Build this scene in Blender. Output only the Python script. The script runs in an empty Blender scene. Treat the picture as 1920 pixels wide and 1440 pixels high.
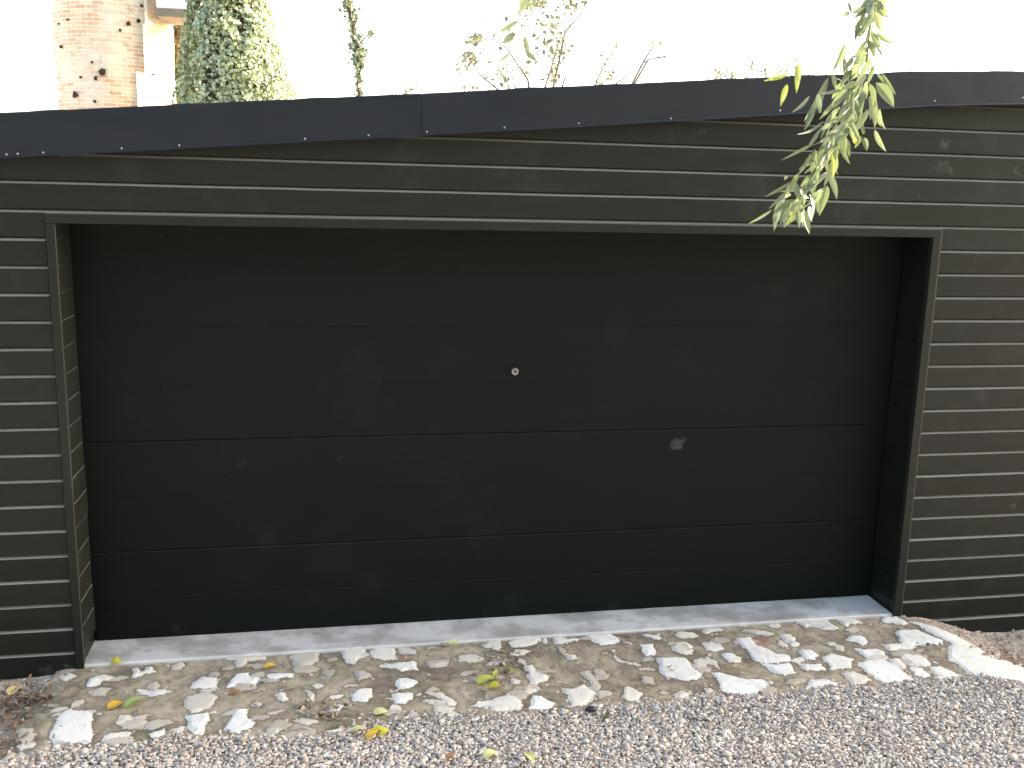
import bpy, bmesh, math, random
import numpy as np
from mathutils import Vector, Matrix, noise as mnoise
random.seed(7); rng = np.random.default_rng(7)
S = bpy.context.scene
COL = S.collection
rad = math.radians

# ------------------------------------------------------------------ camera
CAM = np.array([1.52678, -4.85628, 2.41382])
R = np.array([[0.9825647066988482, 0.18543041171430785, 0.013496650001708764],
              [-0.18454254041777512, 0.9638836025543648, 0.19202200786100793],
              [0.02259752034981234, -0.19116475391212007, 0.981297808484131]])
F = 1803.12                                     # focal length in pixels of a 1920 wide picture
cd = bpy.data.cameras.new('camera'); cam = bpy.data.objects.new('camera', cd); COL.objects.link(cam)
cd.sensor_width = 36.0; cd.lens = F / 1920 * 36.0; cd.clip_end = 2000; cd.clip_start = 0.05
Xc, Fc, Uc = R[:, 0], R[:, 1], R[:, 2]
cam.matrix_world = Matrix(((Xc[0], Uc[0], -Fc[0], CAM[0]), (Xc[1], Uc[1], -Fc[1], CAM[1]),
                           (Xc[2], Uc[2], -Fc[2], CAM[2]), (0, 0, 0, 1)))
S.camera = cam
S.render.resolution_x = 1024; S.render.resolution_y = 768

# ------------------------------------------------------------------ sky, sun, exposure
SUN_EL, SUN_AZ = rad(25), rad(75)               # azimuth measured from +y (behind the garage) towards +x
w = bpy.data.worlds.new('World'); S.world = w; w.use_nodes = True
nt = w.node_tree; nt.nodes.clear()
sky = nt.nodes.new('ShaderNodeTexSky'); sky.sky_type = 'NISHITA'; sky.sun_disc = False
sky.sun_elevation = SUN_EL; sky.sun_rotation = SUN_AZ
sky.air_density = 1.0; sky.dust_density = 3.2; sky.ozone_density = 1.0
bg = nt.nodes.new('ShaderNodeBackground'); bg.inputs['Strength'].default_value = 0.15
wo = nt.nodes.new('ShaderNodeOutputWorld')
nt.links.new(sky.outputs[0], bg.inputs[0]); nt.links.new(bg.outputs[0], wo.inputs[0])
sl = bpy.data.lights.new('sun', 'SUN'); sl.energy = 4.5; sl.angle = rad(0.5); sl.color = (1.0, 0.95, 0.88)
sun = bpy.data.objects.new('sun', sl); COL.objects.link(sun)
sd = Vector((math.sin(SUN_AZ) * math.cos(SUN_EL), math.cos(SUN_AZ) * math.cos(SUN_EL), math.sin(SUN_EL)))
sun.rotation_euler = sd.to_track_quat('Z', 'Y').to_euler(); sun.location = (8, 6, 12)
S.view_settings.view_transform = 'Standard'; S.view_settings.look = 'None'
S.view_settings.exposure = 2.75; S.view_settings.gamma = 1.0
S.view_settings.use_white_balance = True; S.view_settings.white_balance_temperature = 7250; S.view_settings.white_balance_tint = 10

# ------------------------------------------------------------------ helpers
def ray(px, py): return R @ np.array([(px - 960) / F, 1.0, -(py - 720) / F])
def on_y(px, py, Y=0.0):
    v = ray(px, py); t = (Y - CAM[1]) / v[1]; p = CAM + t * v; return (p[0], p[1], p[2])
SLOPE = 0.05
def on_g(px, py):                               # onto the gently falling paving z = SLOPE*y
    v = ray(px, py); t = (SLOPE * CAM[1] - CAM[2]) / (v[2] - SLOPE * v[1]); p = CAM + t * v
    if p[1] > 0:
        t = -CAM[2] / v[2]; p = CAM + t * v
    return (p[0], p[1])

def link(o, parent=None):
    COL.objects.link(o)
    if parent is not None: o.parent = parent
    return o
def tag(o, label=None, cat=None, group=None, kind=None):
    if label: o['label'] = label
    if cat: o['category'] = cat
    if group: o['group'] = group
    if kind: o['kind'] = kind
    return o
def empty(name, loc=(0, 0, 0)):
    o = bpy.data.objects.new(name, None); o.location = loc; o.empty_display_size = 0.1
    return link(o)
def mesh_obj(name, verts, faces, mat, parent=None, smooth=False, mats=None, midx=None, attrs=None):
    me = bpy.data.meshes.new(name)
    verts = np.asarray(verts, dtype=np.float32)
    if isinstance(faces, np.ndarray):
        n, k = faces.shape
        me.vertices.add(len(verts)); me.vertices.foreach_set('co', verts.ravel())
        me.loops.add(n * k); me.loops.foreach_set('vertex_index', faces.astype(np.int32).ravel())
        me.polygons.add(n); me.polygons.foreach_set('loop_start', np.arange(0, n * k, k, dtype=np.int32))
        me.update(calc_edges=True)
    else:
        me.from_pydata([tuple(map(float, v)) for v in verts], [], faces)
    for m in (mats or [mat]): me.materials.append(m)
    if midx is not None: me.polygons.foreach_set('material_index', np.asarray(midx, dtype=np.int32))
    if smooth: me.polygons.foreach_set('use_smooth', np.ones(len(me.polygons), dtype=bool))
    for nm, arr in (attrs or {}).items():
        a = me.attributes.new(nm, 'FLOAT', 'POINT'); a.data.foreach_set('value', np.asarray(arr, dtype=np.float32))
    me.update()
    return link(bpy.data.objects.new(name, me), parent)

class MB:
    """collects shapes for one mesh"""
    def __init__(s): s.v = []; s.f = []
    def add(s, vs, fs):
        b = len(s.v); s.v += [tuple(v) for v in vs]; s.f += [tuple(i + b for i in f) for f in fs]
    def box(s, x0, x1, y0, y1, z0, z1):
        s.add([(x0,y0,z0),(x1,y0,z0),(x1,y1,z0),(x0,y1,z0),(x0,y0,z1),(x1,y0,z1),(x1,y1,z1),(x0,y1,z1)],
              [(0,3,2,1),(4,5,6,7),(0,1,5,4),(1,2,6,5),(2,3,7,6),(3,0,4,7)])
    def sweep_x(s, prof, xs, dz=None, dy=None):
        """closed profile of (y,z) swept along x; dz/dy shift the section at every x"""
        n = len(prof); vs = []
        for i, x in enumerate(xs):
            for (y, z) in prof: vs.append((x, y + (dy[i] if dy is not None else 0), z + (dz[i] if dz is not None else 0)))
        fs = []
        for i in range(len(xs) - 1):
            for j in range(n):
                k = (j + 1) % n
                fs.append((i*n+j, i*n+k, (i+1)*n+k, (i+1)*n+j))
        fs.append(tuple(range(n - 1, -1, -1))); fs.append(tuple((len(xs)-1)*n + j for j in range(n)))
        s.add(vs, fs)
    def tube(s, pts, rs, n=6):
        pts = [Vector(p) for p in pts]; vs = []
        for i, p in enumerate(pts):
            a = pts[max(i-1, 0)]; b = pts[min(i+1, len(pts)-1)]
            d = (b - a).normalized(); u = d.orthogonal().normalized()
            if i: 
                u = (pu - d * pu.dot(d)).normalized()
            pu = u; v = d.cross(u)
            for k in range(n):
                t = 2 * math.pi * k / n
                vs.append(p + (u * math.cos(t) + v * math.sin(t)) * rs[i])
        fs = [(i*n+k, i*n+(k+1) % n, (i+1)*n+(k+1) % n, (i+1)*n+k) for i in range(len(pts)-1) for k in range(n)]
        fs.append(tuple(range(n-1, -1, -1))); fs.append(tuple((len(pts)-1)*n + k for k in range(n)))
        s.add(vs, fs)
    def build(s, name, mat, parent=None, smooth=False, bevel=0, clip=None, recalc=True):
        me = bpy.data.meshes.new(name); me.from_pydata(s.v, [], s.f)
        bm = bmesh.new(); bm.from_mesh(me)
        if clip:
            for (co, no) in clip:
                g = bmesh.ops.bisect_plane(bm, geom=bm.verts[:] + bm.edges[:] + bm.faces[:], plane_co=co, plane_no=no, clear_outer=True)
        if recalc: bmesh.ops.recalc_face_normals(bm, faces=bm.faces)
        if bevel:
            es = [e for e in bm.edges if len(e.link_faces) == 2 and e.calc_face_angle(0) > 0.6]
            bmesh.ops.bevel(bm, geom=es, offset=bevel, segments=2, affect='EDGES', profile=0.6)
        bm.to_mesh(me); bm.free()
        me.materials.append(mat)
        if smooth: me.polygons.foreach_set('use_smooth', np.ones(len(me.polygons), dtype=bool))
        me.update()
        return link(bpy.data.objects.new(name, me), parent)

# ---- material building
class NT:
    def __init__(s, name):
        s.m = bpy.data.materials.new(name); s.m.use_nodes = True; s.t = s.m.node_tree
        s.b = s.t.nodes['Principled BSDF']; s.out = s.t.nodes['Material Output']
    def n(s, typ, **kw):
        nd = s.t.nodes.new(typ)
        for k, v in kw.items():
            if k.startswith('i_'):
                key = k[2:]; key = int(key) if key.isdigit() else key.replace('_', ' ')
                nd.inputs[key].default_value = v
            else: setattr(nd, k, v)
        return nd
    def l(s, a, b): s.t.links.new(a, b)
    def pos(s):
        if not hasattr(s, '_p'): s._p = s.n('ShaderNodeNewGeometry')
        return s._p.outputs['Position']
    def vmap(s, scale=(1, 1, 1), loc=(0, 0, 0)):
        m = s.n('ShaderNodeMapping'); m.inputs['Scale'].default_value = scale; m.inputs['Location'].default_value = loc
        s.l(s.pos(), m.inputs[0]); return m.outputs[0]
    def noise(s, vec, scale, detail=4, rough=0.55):
        nd = s.n('ShaderNodeTexNoise'); nd.inputs['Scale'].default_value = scale
        nd.inputs['Detail'].default_value = detail; nd.inputs['Roughness'].default_value = rough
        s.l(vec, nd.inputs['Vector']); return nd.outputs['Fac']
    def ramp(s, fac, stops):
        r = s.n('ShaderNodeValToRGB'); e = r.color_ramp.elements
        while len(e) < len(stops): e.new(0.5)
        for i, (p, c) in enumerate(stops):
            e[i].position = p; e[i].color = (c[0], c[1], c[2], 1) if not isinstance(c, (int, float)) else (c, c, c, 1)
        s.l(fac, r.inputs[0]); return r.outputs[0]
    def mix(s, fac, a, b, typ='MIX'):
        m = s.n('ShaderNodeMix', data_type='RGBA', blend_type=typ)
        for sock, v in ((0, fac), (6, a), (7, b)):
            if isinstance(v, (int, float)): m.inputs[sock].default_value = v
            elif isinstance(v, tuple): m.inputs[sock].default_value = (v[0], v[1], v[2], 1)
            else: s.l(v, m.inputs[sock])
        return m.outputs[2]
    def math(s, op, a, b=None, clamp=False):
        m = s.n('ShaderNodeMath', operation=op); m.use_clamp = clamp
        for i, v in enumerate((a, b)):
            if v is None: continue
            if isinstance(v, (int, float)): m.inputs[i].default_value = v
            else: s.l(v, m.inputs[i])
        return m.outputs[0]
    def bump(s, h, strength=0.3, dist=0.01, prev=None):
        b = s.n('ShaderNodeBump'); b.inputs['Strength'].default_value = strength; b.inputs['Distance'].default_value = dist
        s.l(h, b.inputs['Height'])
        if prev is not None: s.l(prev, b.inputs['Normal'])
        return b.outputs[0]
    def col(s, c):
        if isinstance(c, tuple): s.b.inputs['Base Color'].default_value = (c[0], c[1], c[2], 1)
        else: s.l(c, s.b.inputs['Base Color'])
    def rough(s, r):
        if isinstance(r, (int, float)): s.b.inputs['Roughness'].default_value = r
        else: s.l(r, s.b.inputs['Roughness'])
    def normal(s, n): s.l(n, s.b.inputs['Normal'])
    def marks(s, pts, warp=0.055, nscale=26):
        """irregular smudges: pts = (x, y, z, radius, weight)"""
        nd = s.n('ShaderNodeTexNoise'); nd.inputs['Scale'].default_value = nscale; nd.inputs['Detail'].default_value = 4
        s.l(s.pos(), nd.inputs['Vector'])
        sub = s.n('ShaderNodeVectorMath', operation='SUBTRACT'); s.l(nd.outputs['Color'], sub.inputs[0]); sub.inputs[1].default_value = (.5, .5, .5)
        sc = s.n('ShaderNodeVectorMath', operation='SCALE'); s.l(sub.outputs[0], sc.inputs[0]); sc.inputs['Scale'].default_value = warp * 2
        ad = s.n('ShaderNodeVectorMath', operation='ADD'); s.l(s.pos(), ad.inputs[0]); s.l(sc.outputs[0], ad.inputs[1])
        acc = None
        for (x, y, z, r, wgt) in pts:
            d = s.n('ShaderNodeVectorMath', operation='DISTANCE'); s.l(ad.outputs[0], d.inputs[0]); d.inputs[1].default_value = (x, y, z)
            mr = s.n('ShaderNodeMapRange'); mr.inputs['From Min'].default_value = r; mr.inputs['From Max'].default_value = r * 0.35
            mr.inputs['To Min'].default_value = 0; mr.inputs['To Max'].default_value = wgt
            s.l(d.outputs['Value'], mr.inputs['Value'])
            acc = mr.outputs[0] if acc is None else s.math('MAXIMUM', acc, mr.outputs[0])
        return acc

def mat_paint(name, base, marks=None, rough=0.42, dust=0.10, grain=0.25, ledge_light=1.0, spec=0.2):
    n = NT(name)
    v = n.vmap((1, 1, 1))
    isl = n.n('ShaderNodeNewGeometry').outputs['Random Per Island']
    g1 = n.noise(n.vmap((0.7, 6, 14)), 3.0, 6, 0.6)
    g2 = n.noise(v, 1.3, 4); g3 = n.noise(v, 60, 3)
    c = n.mix(n.math('MULTIPLY', g1, 0.9), base, tuple(b * 1.5 for b in base))
    c = n.mix(n.math('MULTIPLY', isl, 0.45), c, tuple(b * 0.72 for b in base))
    du = n.ramp(n.noise(v, 2.2, 8, 0.7), [(0.55, 0.0), (0.8, 1.0)])
    c = n.mix(n.math('MULTIPLY', du, dust), c, (0.22, 0.20, 0.17))
    sp = n.ramp(n.noise(v, 95, 2), [(0.74, 0.0), (0.78, 1.0)])
    c = n.mix(n.math('MULTIPLY', sp, 0.35), c, (0.2, 0.19, 0.17))
    if marks:
        mk = n.math('MULTIPLY', n.marks(marks), n.ramp(n.noise(v, 45, 3), [(0.3, 0.25), (0.65, 1.0)]))
        c = n.mix(n.math('MULTIPLY', mk, .42), c, (0.20, 0.19, 0.17))
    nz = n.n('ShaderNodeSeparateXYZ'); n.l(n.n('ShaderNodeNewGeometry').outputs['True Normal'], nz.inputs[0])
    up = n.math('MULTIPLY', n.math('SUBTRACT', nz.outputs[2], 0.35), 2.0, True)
    c = n.mix(n.math('MULTIPLY', up, ledge_light), c, (0.27, 0.255, 0.22))  # up-facing faces tinted paler: dust plus the sky light that bevels catch
    n.col(c)
    n.rough(n.math('ADD', n.math('MULTIPLY', g2, 0.22), rough - 0.1))
    b = n.bump(n.noise(n.vmap((1.2, 20, 42)), 6, 6, 0.65), grain, 0.004)
    n.normal(n.bump(g3, 0.08, 0.002, b))
    n.b.inputs['Specular IOR Level'].default_value = spec
    return n.m

def simple(name, base, rough=0.6, var=0.25, scale=8, bump=0.2, bdist=0.01, metallic=0.0):
    n = NT(name); v = n.pos()
    f = n.noise(v, scale, 6, 0.6)
    n.col(n.mix(f, tuple(b * (1 - var) for b in base), tuple(min(1, b * (1 + var)) for b in base)))
    n.rough(rough); n.b.inputs['Metallic'].default_value = metallic
    n.normal(n.bump(n.noise(v, scale * 5, 5), bump, bdist))
    return n.m

def mat_leaf(name, cols, transl=0.45, rough=0.45, attr=None):
    n = NT(name)
    isl = n.n('ShaderNodeNewGeometry').outputs['Random Per Island']
    c = n.ramp(isl, [(i / max(1, len(cols) - 1), k) for i, k in enumerate(cols)])
    c = n.mix(n.math('MULTIPLY', n.noise(n.pos(), 60, 3), 0.35), c, (0.30, 0.26, 0.08), 'MIX') if attr else c
    n.col(c); n.rough(rough)
    tr = n.n('ShaderNodeBsdfTranslucent'); n.l(n.mix(1.0, c, (1.15, 1.25, 0.75), 'MULTIPLY'), tr.inputs[0])
    ms = n.n('ShaderNodeMixShader'); ms.inputs[0].default_value = transl
    n.l(n.b.outputs[0], ms.inputs[1]); n.l(tr.outputs[0], ms.inputs[2]); n.l(ms.outputs[0], n.out.inputs[0])
    return n.m

# ------------------------------------------------------------------ ground
def smooth(a, b, x):
    t = np.clip((x - a) / (b - a), 0, 1); return t * t * (3 - 2 * t)
def ghost(x, y):                                 # height of the ground below paving and gravel
    x = np.asarray(x, float); y = np.asarray(y, float)
    z = SLOPE * np.clip(y, -0.85, 0.0)
    z = z - 0.13 * smooth(4.95, 5.45, x) * (1 - smooth(0.25, 1.0, -y))
    z = z - 0.02 * smooth(0.22, 0.05, x) * (1 - smooth(0.3, 0.9, -y))
    return z

def mat_ground():
    n = NT('ground_gravel')
    v = n.pos()
    vo = n.n('ShaderNodeTexVoronoi'); vo.inputs['Scale'].default_value = 62; n.l(v, vo.inputs['Vector'])
    sx = n.n('ShaderNodeSeparateColor'); n.l(vo.outputs['Color'], sx.inputs[0])
    c = n.ramp(sx.outputs[0], [(0, (.13, .12, .115)), (.35, (.27, .25, .24)), (.7, (.42, .39, .37)), (1, (.62, .58, .54))])
    soil = n.ramp(n.noise(v, 22, 9, .8), [(0.34, (.12, .085, .06)), (0.5, (.38, .30, .22)), (0.62, (.68, .60, .48))])
    sp = n.n('ShaderNodeSeparateXYZ'); n.l(v, sp.inputs[0])
    yy = n.math('ADD', sp.outputs[1], n.math('MULTIPLY', n.noise(v, 5, 4), 0.25))
    m = n.n('ShaderNodeMapRange'); m.inputs['From Min'].default_value = -0.62; m.inputs['From Max'].default_value = -0.5; n.l(yy, m.inputs[0])
    n.col(n.mix(m.outputs[0], c, soil)); n.rough(0.9)
    h = n.math('SUBTRACT', 1.0, vo.outputs['Distance'])
    n.normal(n.bump(n.noise(v, 30, 6), 0.5, 0.02, n.bump(h, 0.8, 0.012)))
    return n.m
xs = np.unique(np.concatenate([[-600, -200, -60, -20, -8, -4], np.linspace(-2.5, 7.5, 201), [9, 12, 20, 60, 200, 600]]))
ys = np.unique(np.concatenate([[-600, -200, -60, -20, -10, -6, -4, -3], np.linspace(-2.4, 0.3, 91), [1, 3, 8, 20, 60, 200, 600]]))
X, Y = np.meshgrid(xs, ys, indexing='ij')
Zg = ghost(X, Y) - 0.012
for i in range(X.shape[0]):
    for j in range(X.shape[1]):
        if abs(X[i, j] - 2.5) < 5 and -2.4 < Y[i, j] <= 0.1:
            Zg[i, j] += 0.008 * mnoise.noise(Vector((X[i, j] * 6, Y[i, j] * 6, 0)))
def grid_faces(nx, ny):
    a = np.arange(nx * ny).reshape(nx, ny)
    return np.stack([a[:-1, :-1].ravel(), a[1:, :-1].ravel(), a[1:, 1:].ravel(), a[:-1, 1:].ravel()], 1)
MG = mat_ground()
ground = mesh_obj('ground', np.stack([X.ravel(), Y.ravel(), Zg.ravel()], 1), grid_faces(*X.shape), MG, smooth=True)
tag(ground, kind='structure')

# ------------------------------------------------------------------ the garage
G = empty('garage', (0, 0, 0))
tag(G, 'black timber clad garage with wide closed panel door', 'garage')
P = 0.13; Z0 = 2.4337                             # joint i of the cladding is at Z0 - i*P
XL, XR = -1.3, 10.6  # right end lengthened out of view so its shadow covers the ground
TOP = [(-1.3, 2.612), (3.925, 3.059), (4.55, 3.107), (5.25, 3.141), (10.6, 3.31)]
BOT = [(-1.3, 2.418), (0.065, 2.530), (1.594, 2.660), (2.767, 2.762), (3.845, 2.860), (4.728, 2.938), (5.26, 2.968), (10.6, 3.137)]
def poly(pl, x): return float(np.interp(x, [p[0] for p in pl], [p[1] for p in pl]))
marks_wall = [on_y(1770, 272) + (.035, .55), on_y(1782, 320) + (.03, .55), on_y(1766, 312) + (.05, .35), on_y(1905, 322) + (.03, .6),
              on_y(1900, 950) + (.022, .5), on_y(1835, 478) + (.04, .2), on_y(1722, 365) + (.018, .4), on_y(1840, 740) + (.05, .22),
              on_y(1885, 510) + (.02, .3), on_y(1500, 331) + (.02, .3), on_y(1315, 245) + (.02, .3), on_y(1870, 660) + (.03, .2),
              on_y(160, 1248) + (.02, .3), on_y(90, 1258) + (.035, .5), on_y(125, 1254) + (.035, .5)]
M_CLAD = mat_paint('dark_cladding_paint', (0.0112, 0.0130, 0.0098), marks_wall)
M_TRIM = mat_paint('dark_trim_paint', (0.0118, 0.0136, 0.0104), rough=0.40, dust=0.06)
def bevel_board(mb, zb, x0, x1, yo, seed):
    g, bv = 0.0065, 0.0115
    prof = [(0, zb + g), (0, zb + P - bv), (0.0135, zb + P), (0.022, zb + P), (0.022, zb + g)]
    nseg = max(2, int((x1 - x0) / 0.12)); xs_ = np.linspace(x0, x1, nseg + 1)
    dz = [0.0016 * mnoise.noise(Vector((x * 1.7, seed * 3.1, 0))) + 0.0008 * mnoise.noise(Vector((x * 9, seed * 1.7, 3))) for x in xs_]
    dy = [yo + 0.0016 * mnoise.noise(Vector((x * 1.1, seed * 5.3, 7))) for x in xs_]
    mb.sweep_x([(y, z) for y, z in prof], xs_, dz, dy)
wall = MB()
TW_L, TW_R, TW_T = 0.234, 4.860, 2.289
for i in range(-6, 22):
    zb = Z0 - (i + 1) * P                         # this board spans zb .. zb+P
    yo = random.uniform(-0.0012, 0.0012)
    zc = zb + 0.0005
    if zb >= TW_T - 0.01: bevel_board(wall, zb, XL, XR, yo, i)
    elif zb + P > TW_T:                           # the board notched over the head trim
        bevel_board(wall, zb, XL, TW_L - 0.004, yo, i); bevel_board(wall, zb, TW_R + 0.002, XR, yo, i)
        wall.sweep_x([(yo, 2.27), (yo, zb + P - 0.0115), (yo + 0.0135, zb + P), (0.022, zb + P), (0.022, 2.27)], np.linspace(TW_L - 0.004, TW_R + 0.002, 40))
    else:
        if i == 20:
            continue
        bevel_board(wall, zb, XL, TW_L - 0.004, yo, i)
        bevel_board(wall, zb, TW_R + 0.002, XR, yo + 0.0004, i + 40)
clip = []
for (a, b) in zip(TOP[:-1], TOP[1:]):
    d = Vector((b[0] - a[0], 0, b[1] - a[1])).normalized(); no = Vector((-d.z, 0, d.x))
    clip.append((Vector((a[0], 0, a[1] - 0.06)), no))
cl = wall.build('cladding', M_CLAD, G, clip=clip)
# plain body behind the boards
def slope_box(mb, x0, x1, y0, y1, zb, off):       # box whose top follows the roof slope
    xs_ = [x0] + [p[0] for p in TOP if x0 < p[0] < x1] + [x1]
    vs = []; fs = []
    for x in xs_:
        z = poly(TOP, x) - off; vs += [(x, y0, zb), (x, y1, zb), (x, y1, z), (x, y0, z)]
    for k in range(len(xs_) - 1):
        a = 4 * k
        for j in range(4): fs.append((a + j, a + (j + 1) % 4, a + 4 + (j + 1) % 4, a + 4 + j))
    fs.append((0, 3, 2, 1)); e = 4 * (len(xs_) - 1); fs.append((e, e + 1, e + 2, e + 3)); mb.add(vs, fs)
body = MB()
slope_box(body, XL, 0.232, 0.023, 0.20, -0.3, 0.07)
slope_box(body, 4.852, XR, 0.023, 0.20, -0.3, 0.07)
slope_box(body, 0.232, 4.852, 0.023, 0.20, 2.262, 0.07)
slope_box(body, XL, XL + 0.12, 0.2, 5.88, -0.3, 0.07)
slope_box(body, XR - 0.12, XR, 0.2, 5.88, -0.3, 0.07)
slope_box(body, XL, XR, 5.88, 6.0, -0.3, 0.07)
body.build('wall', mat_paint('dark_wall_paint', (0.02, 0.019, 0.016)), G)
# plinth board low on the right where the ground drops
pl = MB(); pl.box(5.16, XR, -0.006, 0.004, -0.30, -0.047); pl.build('plinth', M_TRIM, G, bevel=0.002)

# door surround: two posts and a head
tr = MB()
tr.box(TW_L, 0.273, -0.010, 0.022, -0.03, 2.2425); tr.build('door_post', M_TRIM, G, bevel=0.0028)
tr = MB(); tr.box(4.811, TW_R, -0.010, 0.022, -0.03, 2.2425); tr.build('door_post', M_TRIM, G, bevel=0.0028)
tr = MB(); tr.box(TW_L, TW_R, -0.012, 0.022, 2.244, TW_T); tr.build('door_head', M_TRIM, G, bevel=0.0055)
M_EDGE_LIGHT = mat_paint('edge_highlight_paint', (0.085, 0.08, 0.065), dust=0.3)  # pale strips along the trim: painted highlights of edges catching light
be = MB(); be.box(4.8605, 4.8645, -0.007, 0.0, -0.04, 2.288); be.build('edge_highlight', M_EDGE_LIGHT, G)
be = MB(); be.box(0.2735, 0.2765, -0.0085, -0.004, 0.03, 2.240); be.build('edge_highlight', M_EDGE_LIGHT, G)
be = MB(); be.box(TW_L - 0.004, TW_R, -0.0095, -0.002, TW_T + 0.0005, TW_T + 0.0035); be.build('edge_highlight', M_EDGE_LIGHT, G)
# reveals lined with short boards
DY = 0.267
M_REV = mat_paint('reveal_paint_lit', (0.017, 0.0185, 0.014), rough=0.5, dust=0.18, grain=0.5)  # left reveal: colour lightened for the light it faces
M_REV_SHADE = mat_paint('reveal_paint_shaded', (0.006, 0.0065, 0.0055), rough=0.55, dust=0.03, spec=0.12, ledge_light=0.1)  # right reveal: same lining with its shade put into the colour
def reveal(side):
    mb = MB()
    for k in range(-1, 18):
        z0 = Z0 - (k + 1) * P
        a, b = z0 + 0.003, z0 + P - 0.001
        b = min(b, 2.2425)
        if a >= 2.23 or b < 0.0: continue
        a = max(a, 0.021)
        jit = random.uniform(-0.0015, 0.0015); wob = random.uniform(0, 0.008)
        if side < 0: mb.box(0.262, 0.2745 + jit, 0.0225, DY - 0.004 - wob, a, b)
        else: mb.box(4.8095 + jit, 4.822, 0.0225, DY - 0.004 - wob, a, b)
    return mb.build('door_reveal', M_REV if side < 0 else M_REV_SHADE, G, bevel=0.0028)
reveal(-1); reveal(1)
# fill behind the reveals
fb = MB(); fb.box(0.2325, 0.2615, 0.0235, 0.32, -0.2, 2.262); fb.box(4.8225, 4.8515, 0.0235, 0.32, -0.2, 2.262)
fb.box(0.2625, 4.8215, 0.0235, 0.32, 2.2435, 2.2615)
fb.build('jamb_core', M_TRIM, G)

# sectional door
dm = [on_y(455, 871, DY) + (.03, .30), on_y(520, 868, DY) + (.022, .16), on_y(637, 858, DY) + (.016, .5), on_y(1268, 834, DY) + (.045, .8),
      on_y(1278, 826, DY) + (.022, .8), on_y(903, 833, DY) + (.02, .15), on_y(1185, 1067, DY) + (.01, .4), on_y(840, 1063, DY) + (.012, .4),
      on_y(1075, 1147, DY) + (.014, .5), on_y(1150, 1140, DY) + (.05, .12), on_y(960, 1128, DY) + (.07, .10), on_y(330, 1180, DY) + (.05, .12),
      on_y(310, 730, DY) + (.02, .15), on_y(500, 1010, DY) + (.1, .07), on_y(700, 1090, DY) + (.1, .06)]
M_DOOR = mat_paint('door_paint', (0.0054, 0.0076, 0.0070), dm, rough=0.5, spec=0.10, ledge_light=0.06, dust=0.03, grain=0.35)
back = MB(); back.box(0.2625, 4.8215, DY + 0.012, DY + 0.05, 0.021, 2.2425)
door = back.build('door', M_DOOR, G)
gaps = [.0022, .0022, .0020, .0007, .0022]; rdep = [.0022, .0016, .0012, .0009]
joints = [0.020, 0.519, 1.119, 1.719, 2.242]; ribs = [[0.258], [0.815], [1.405], [2.002]]
for k in range(4):
    a, b = joints[k] + gaps[k], joints[k + 1] - gaps[k + 1]
    ch = .001 if gaps[k] < .001 else .003
    pf = [(DY + 0.011, a), (DY + ch, a), (DY, a + ch)]
    for r in ribs[k]: pf += [(DY, r - 0.006), (DY + rdep[k], r - 0.001), (DY + rdep[k], r + 0.001), (DY, r + 0.003)]
    ch = .001 if gaps[k + 1] < .001 else .004
    pf += [(DY, b - ch), (DY + ch, b), (DY + 0.011, b)]
    mb = MB(); xs_ = np.linspace(0.2755, 4.8085, 60)
    mb.sweep_x(pf, xs_, dy=[0.0012 * mnoise.noise(Vector((x * 1.3, k * 4.4, 1))) for x in xs_])
    mb.build('panel', M_DOOR, door)
# round lock in the middle
M_CHROME = simple('lock_metal', (0.34, 0.34, 0.34), 0.38, 0.3, 60, 0.2, 0.001, 1.0)
lx, ly, lz = on_y(965, 696, DY)
def disc_y(mb, x, y0, y1, z, r0, r1, n=24):
    vs = [(x, y1, z)]
    for (rr, yy) in ((r0, y0), (r0, y0 + (y1 - y0) * .6), (r1, y1)):
        vs += [(x + rr * math.cos(2*math.pi*k/n), yy, z + rr * math.sin(2*math.pi*k/n)) for k in range(n)]
    fs = []
    for q in range(2):
        for k in range(n): fs.append((1+q*n+k, 1+q*n+(k+1) % n, 1+(q+1)*n+(k+1) % n, 1+(q+1)*n+k))
    for k in range(n): fs.append((0, 1+2*n+k, 1+2*n+(k+1) % n))
    mb.add(vs, fs)
lk = MB(); disc_y(lk, lx, DY, DY - 0.014, lz, 0.0215, 0.018); lock = lk.build('lock', M_CHROME, door)
kh = MB(); disc_y(kh, lx, DY - 0.0142, DY - 0.0165, lz + 0.002, 0.012, 0.011); kc = kh.build('lock_core', simple('lock_core_metal', (0.10, 0.10, 0.10), 0.45, .2, 60, .1, .001, 1.0), lock)

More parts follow.
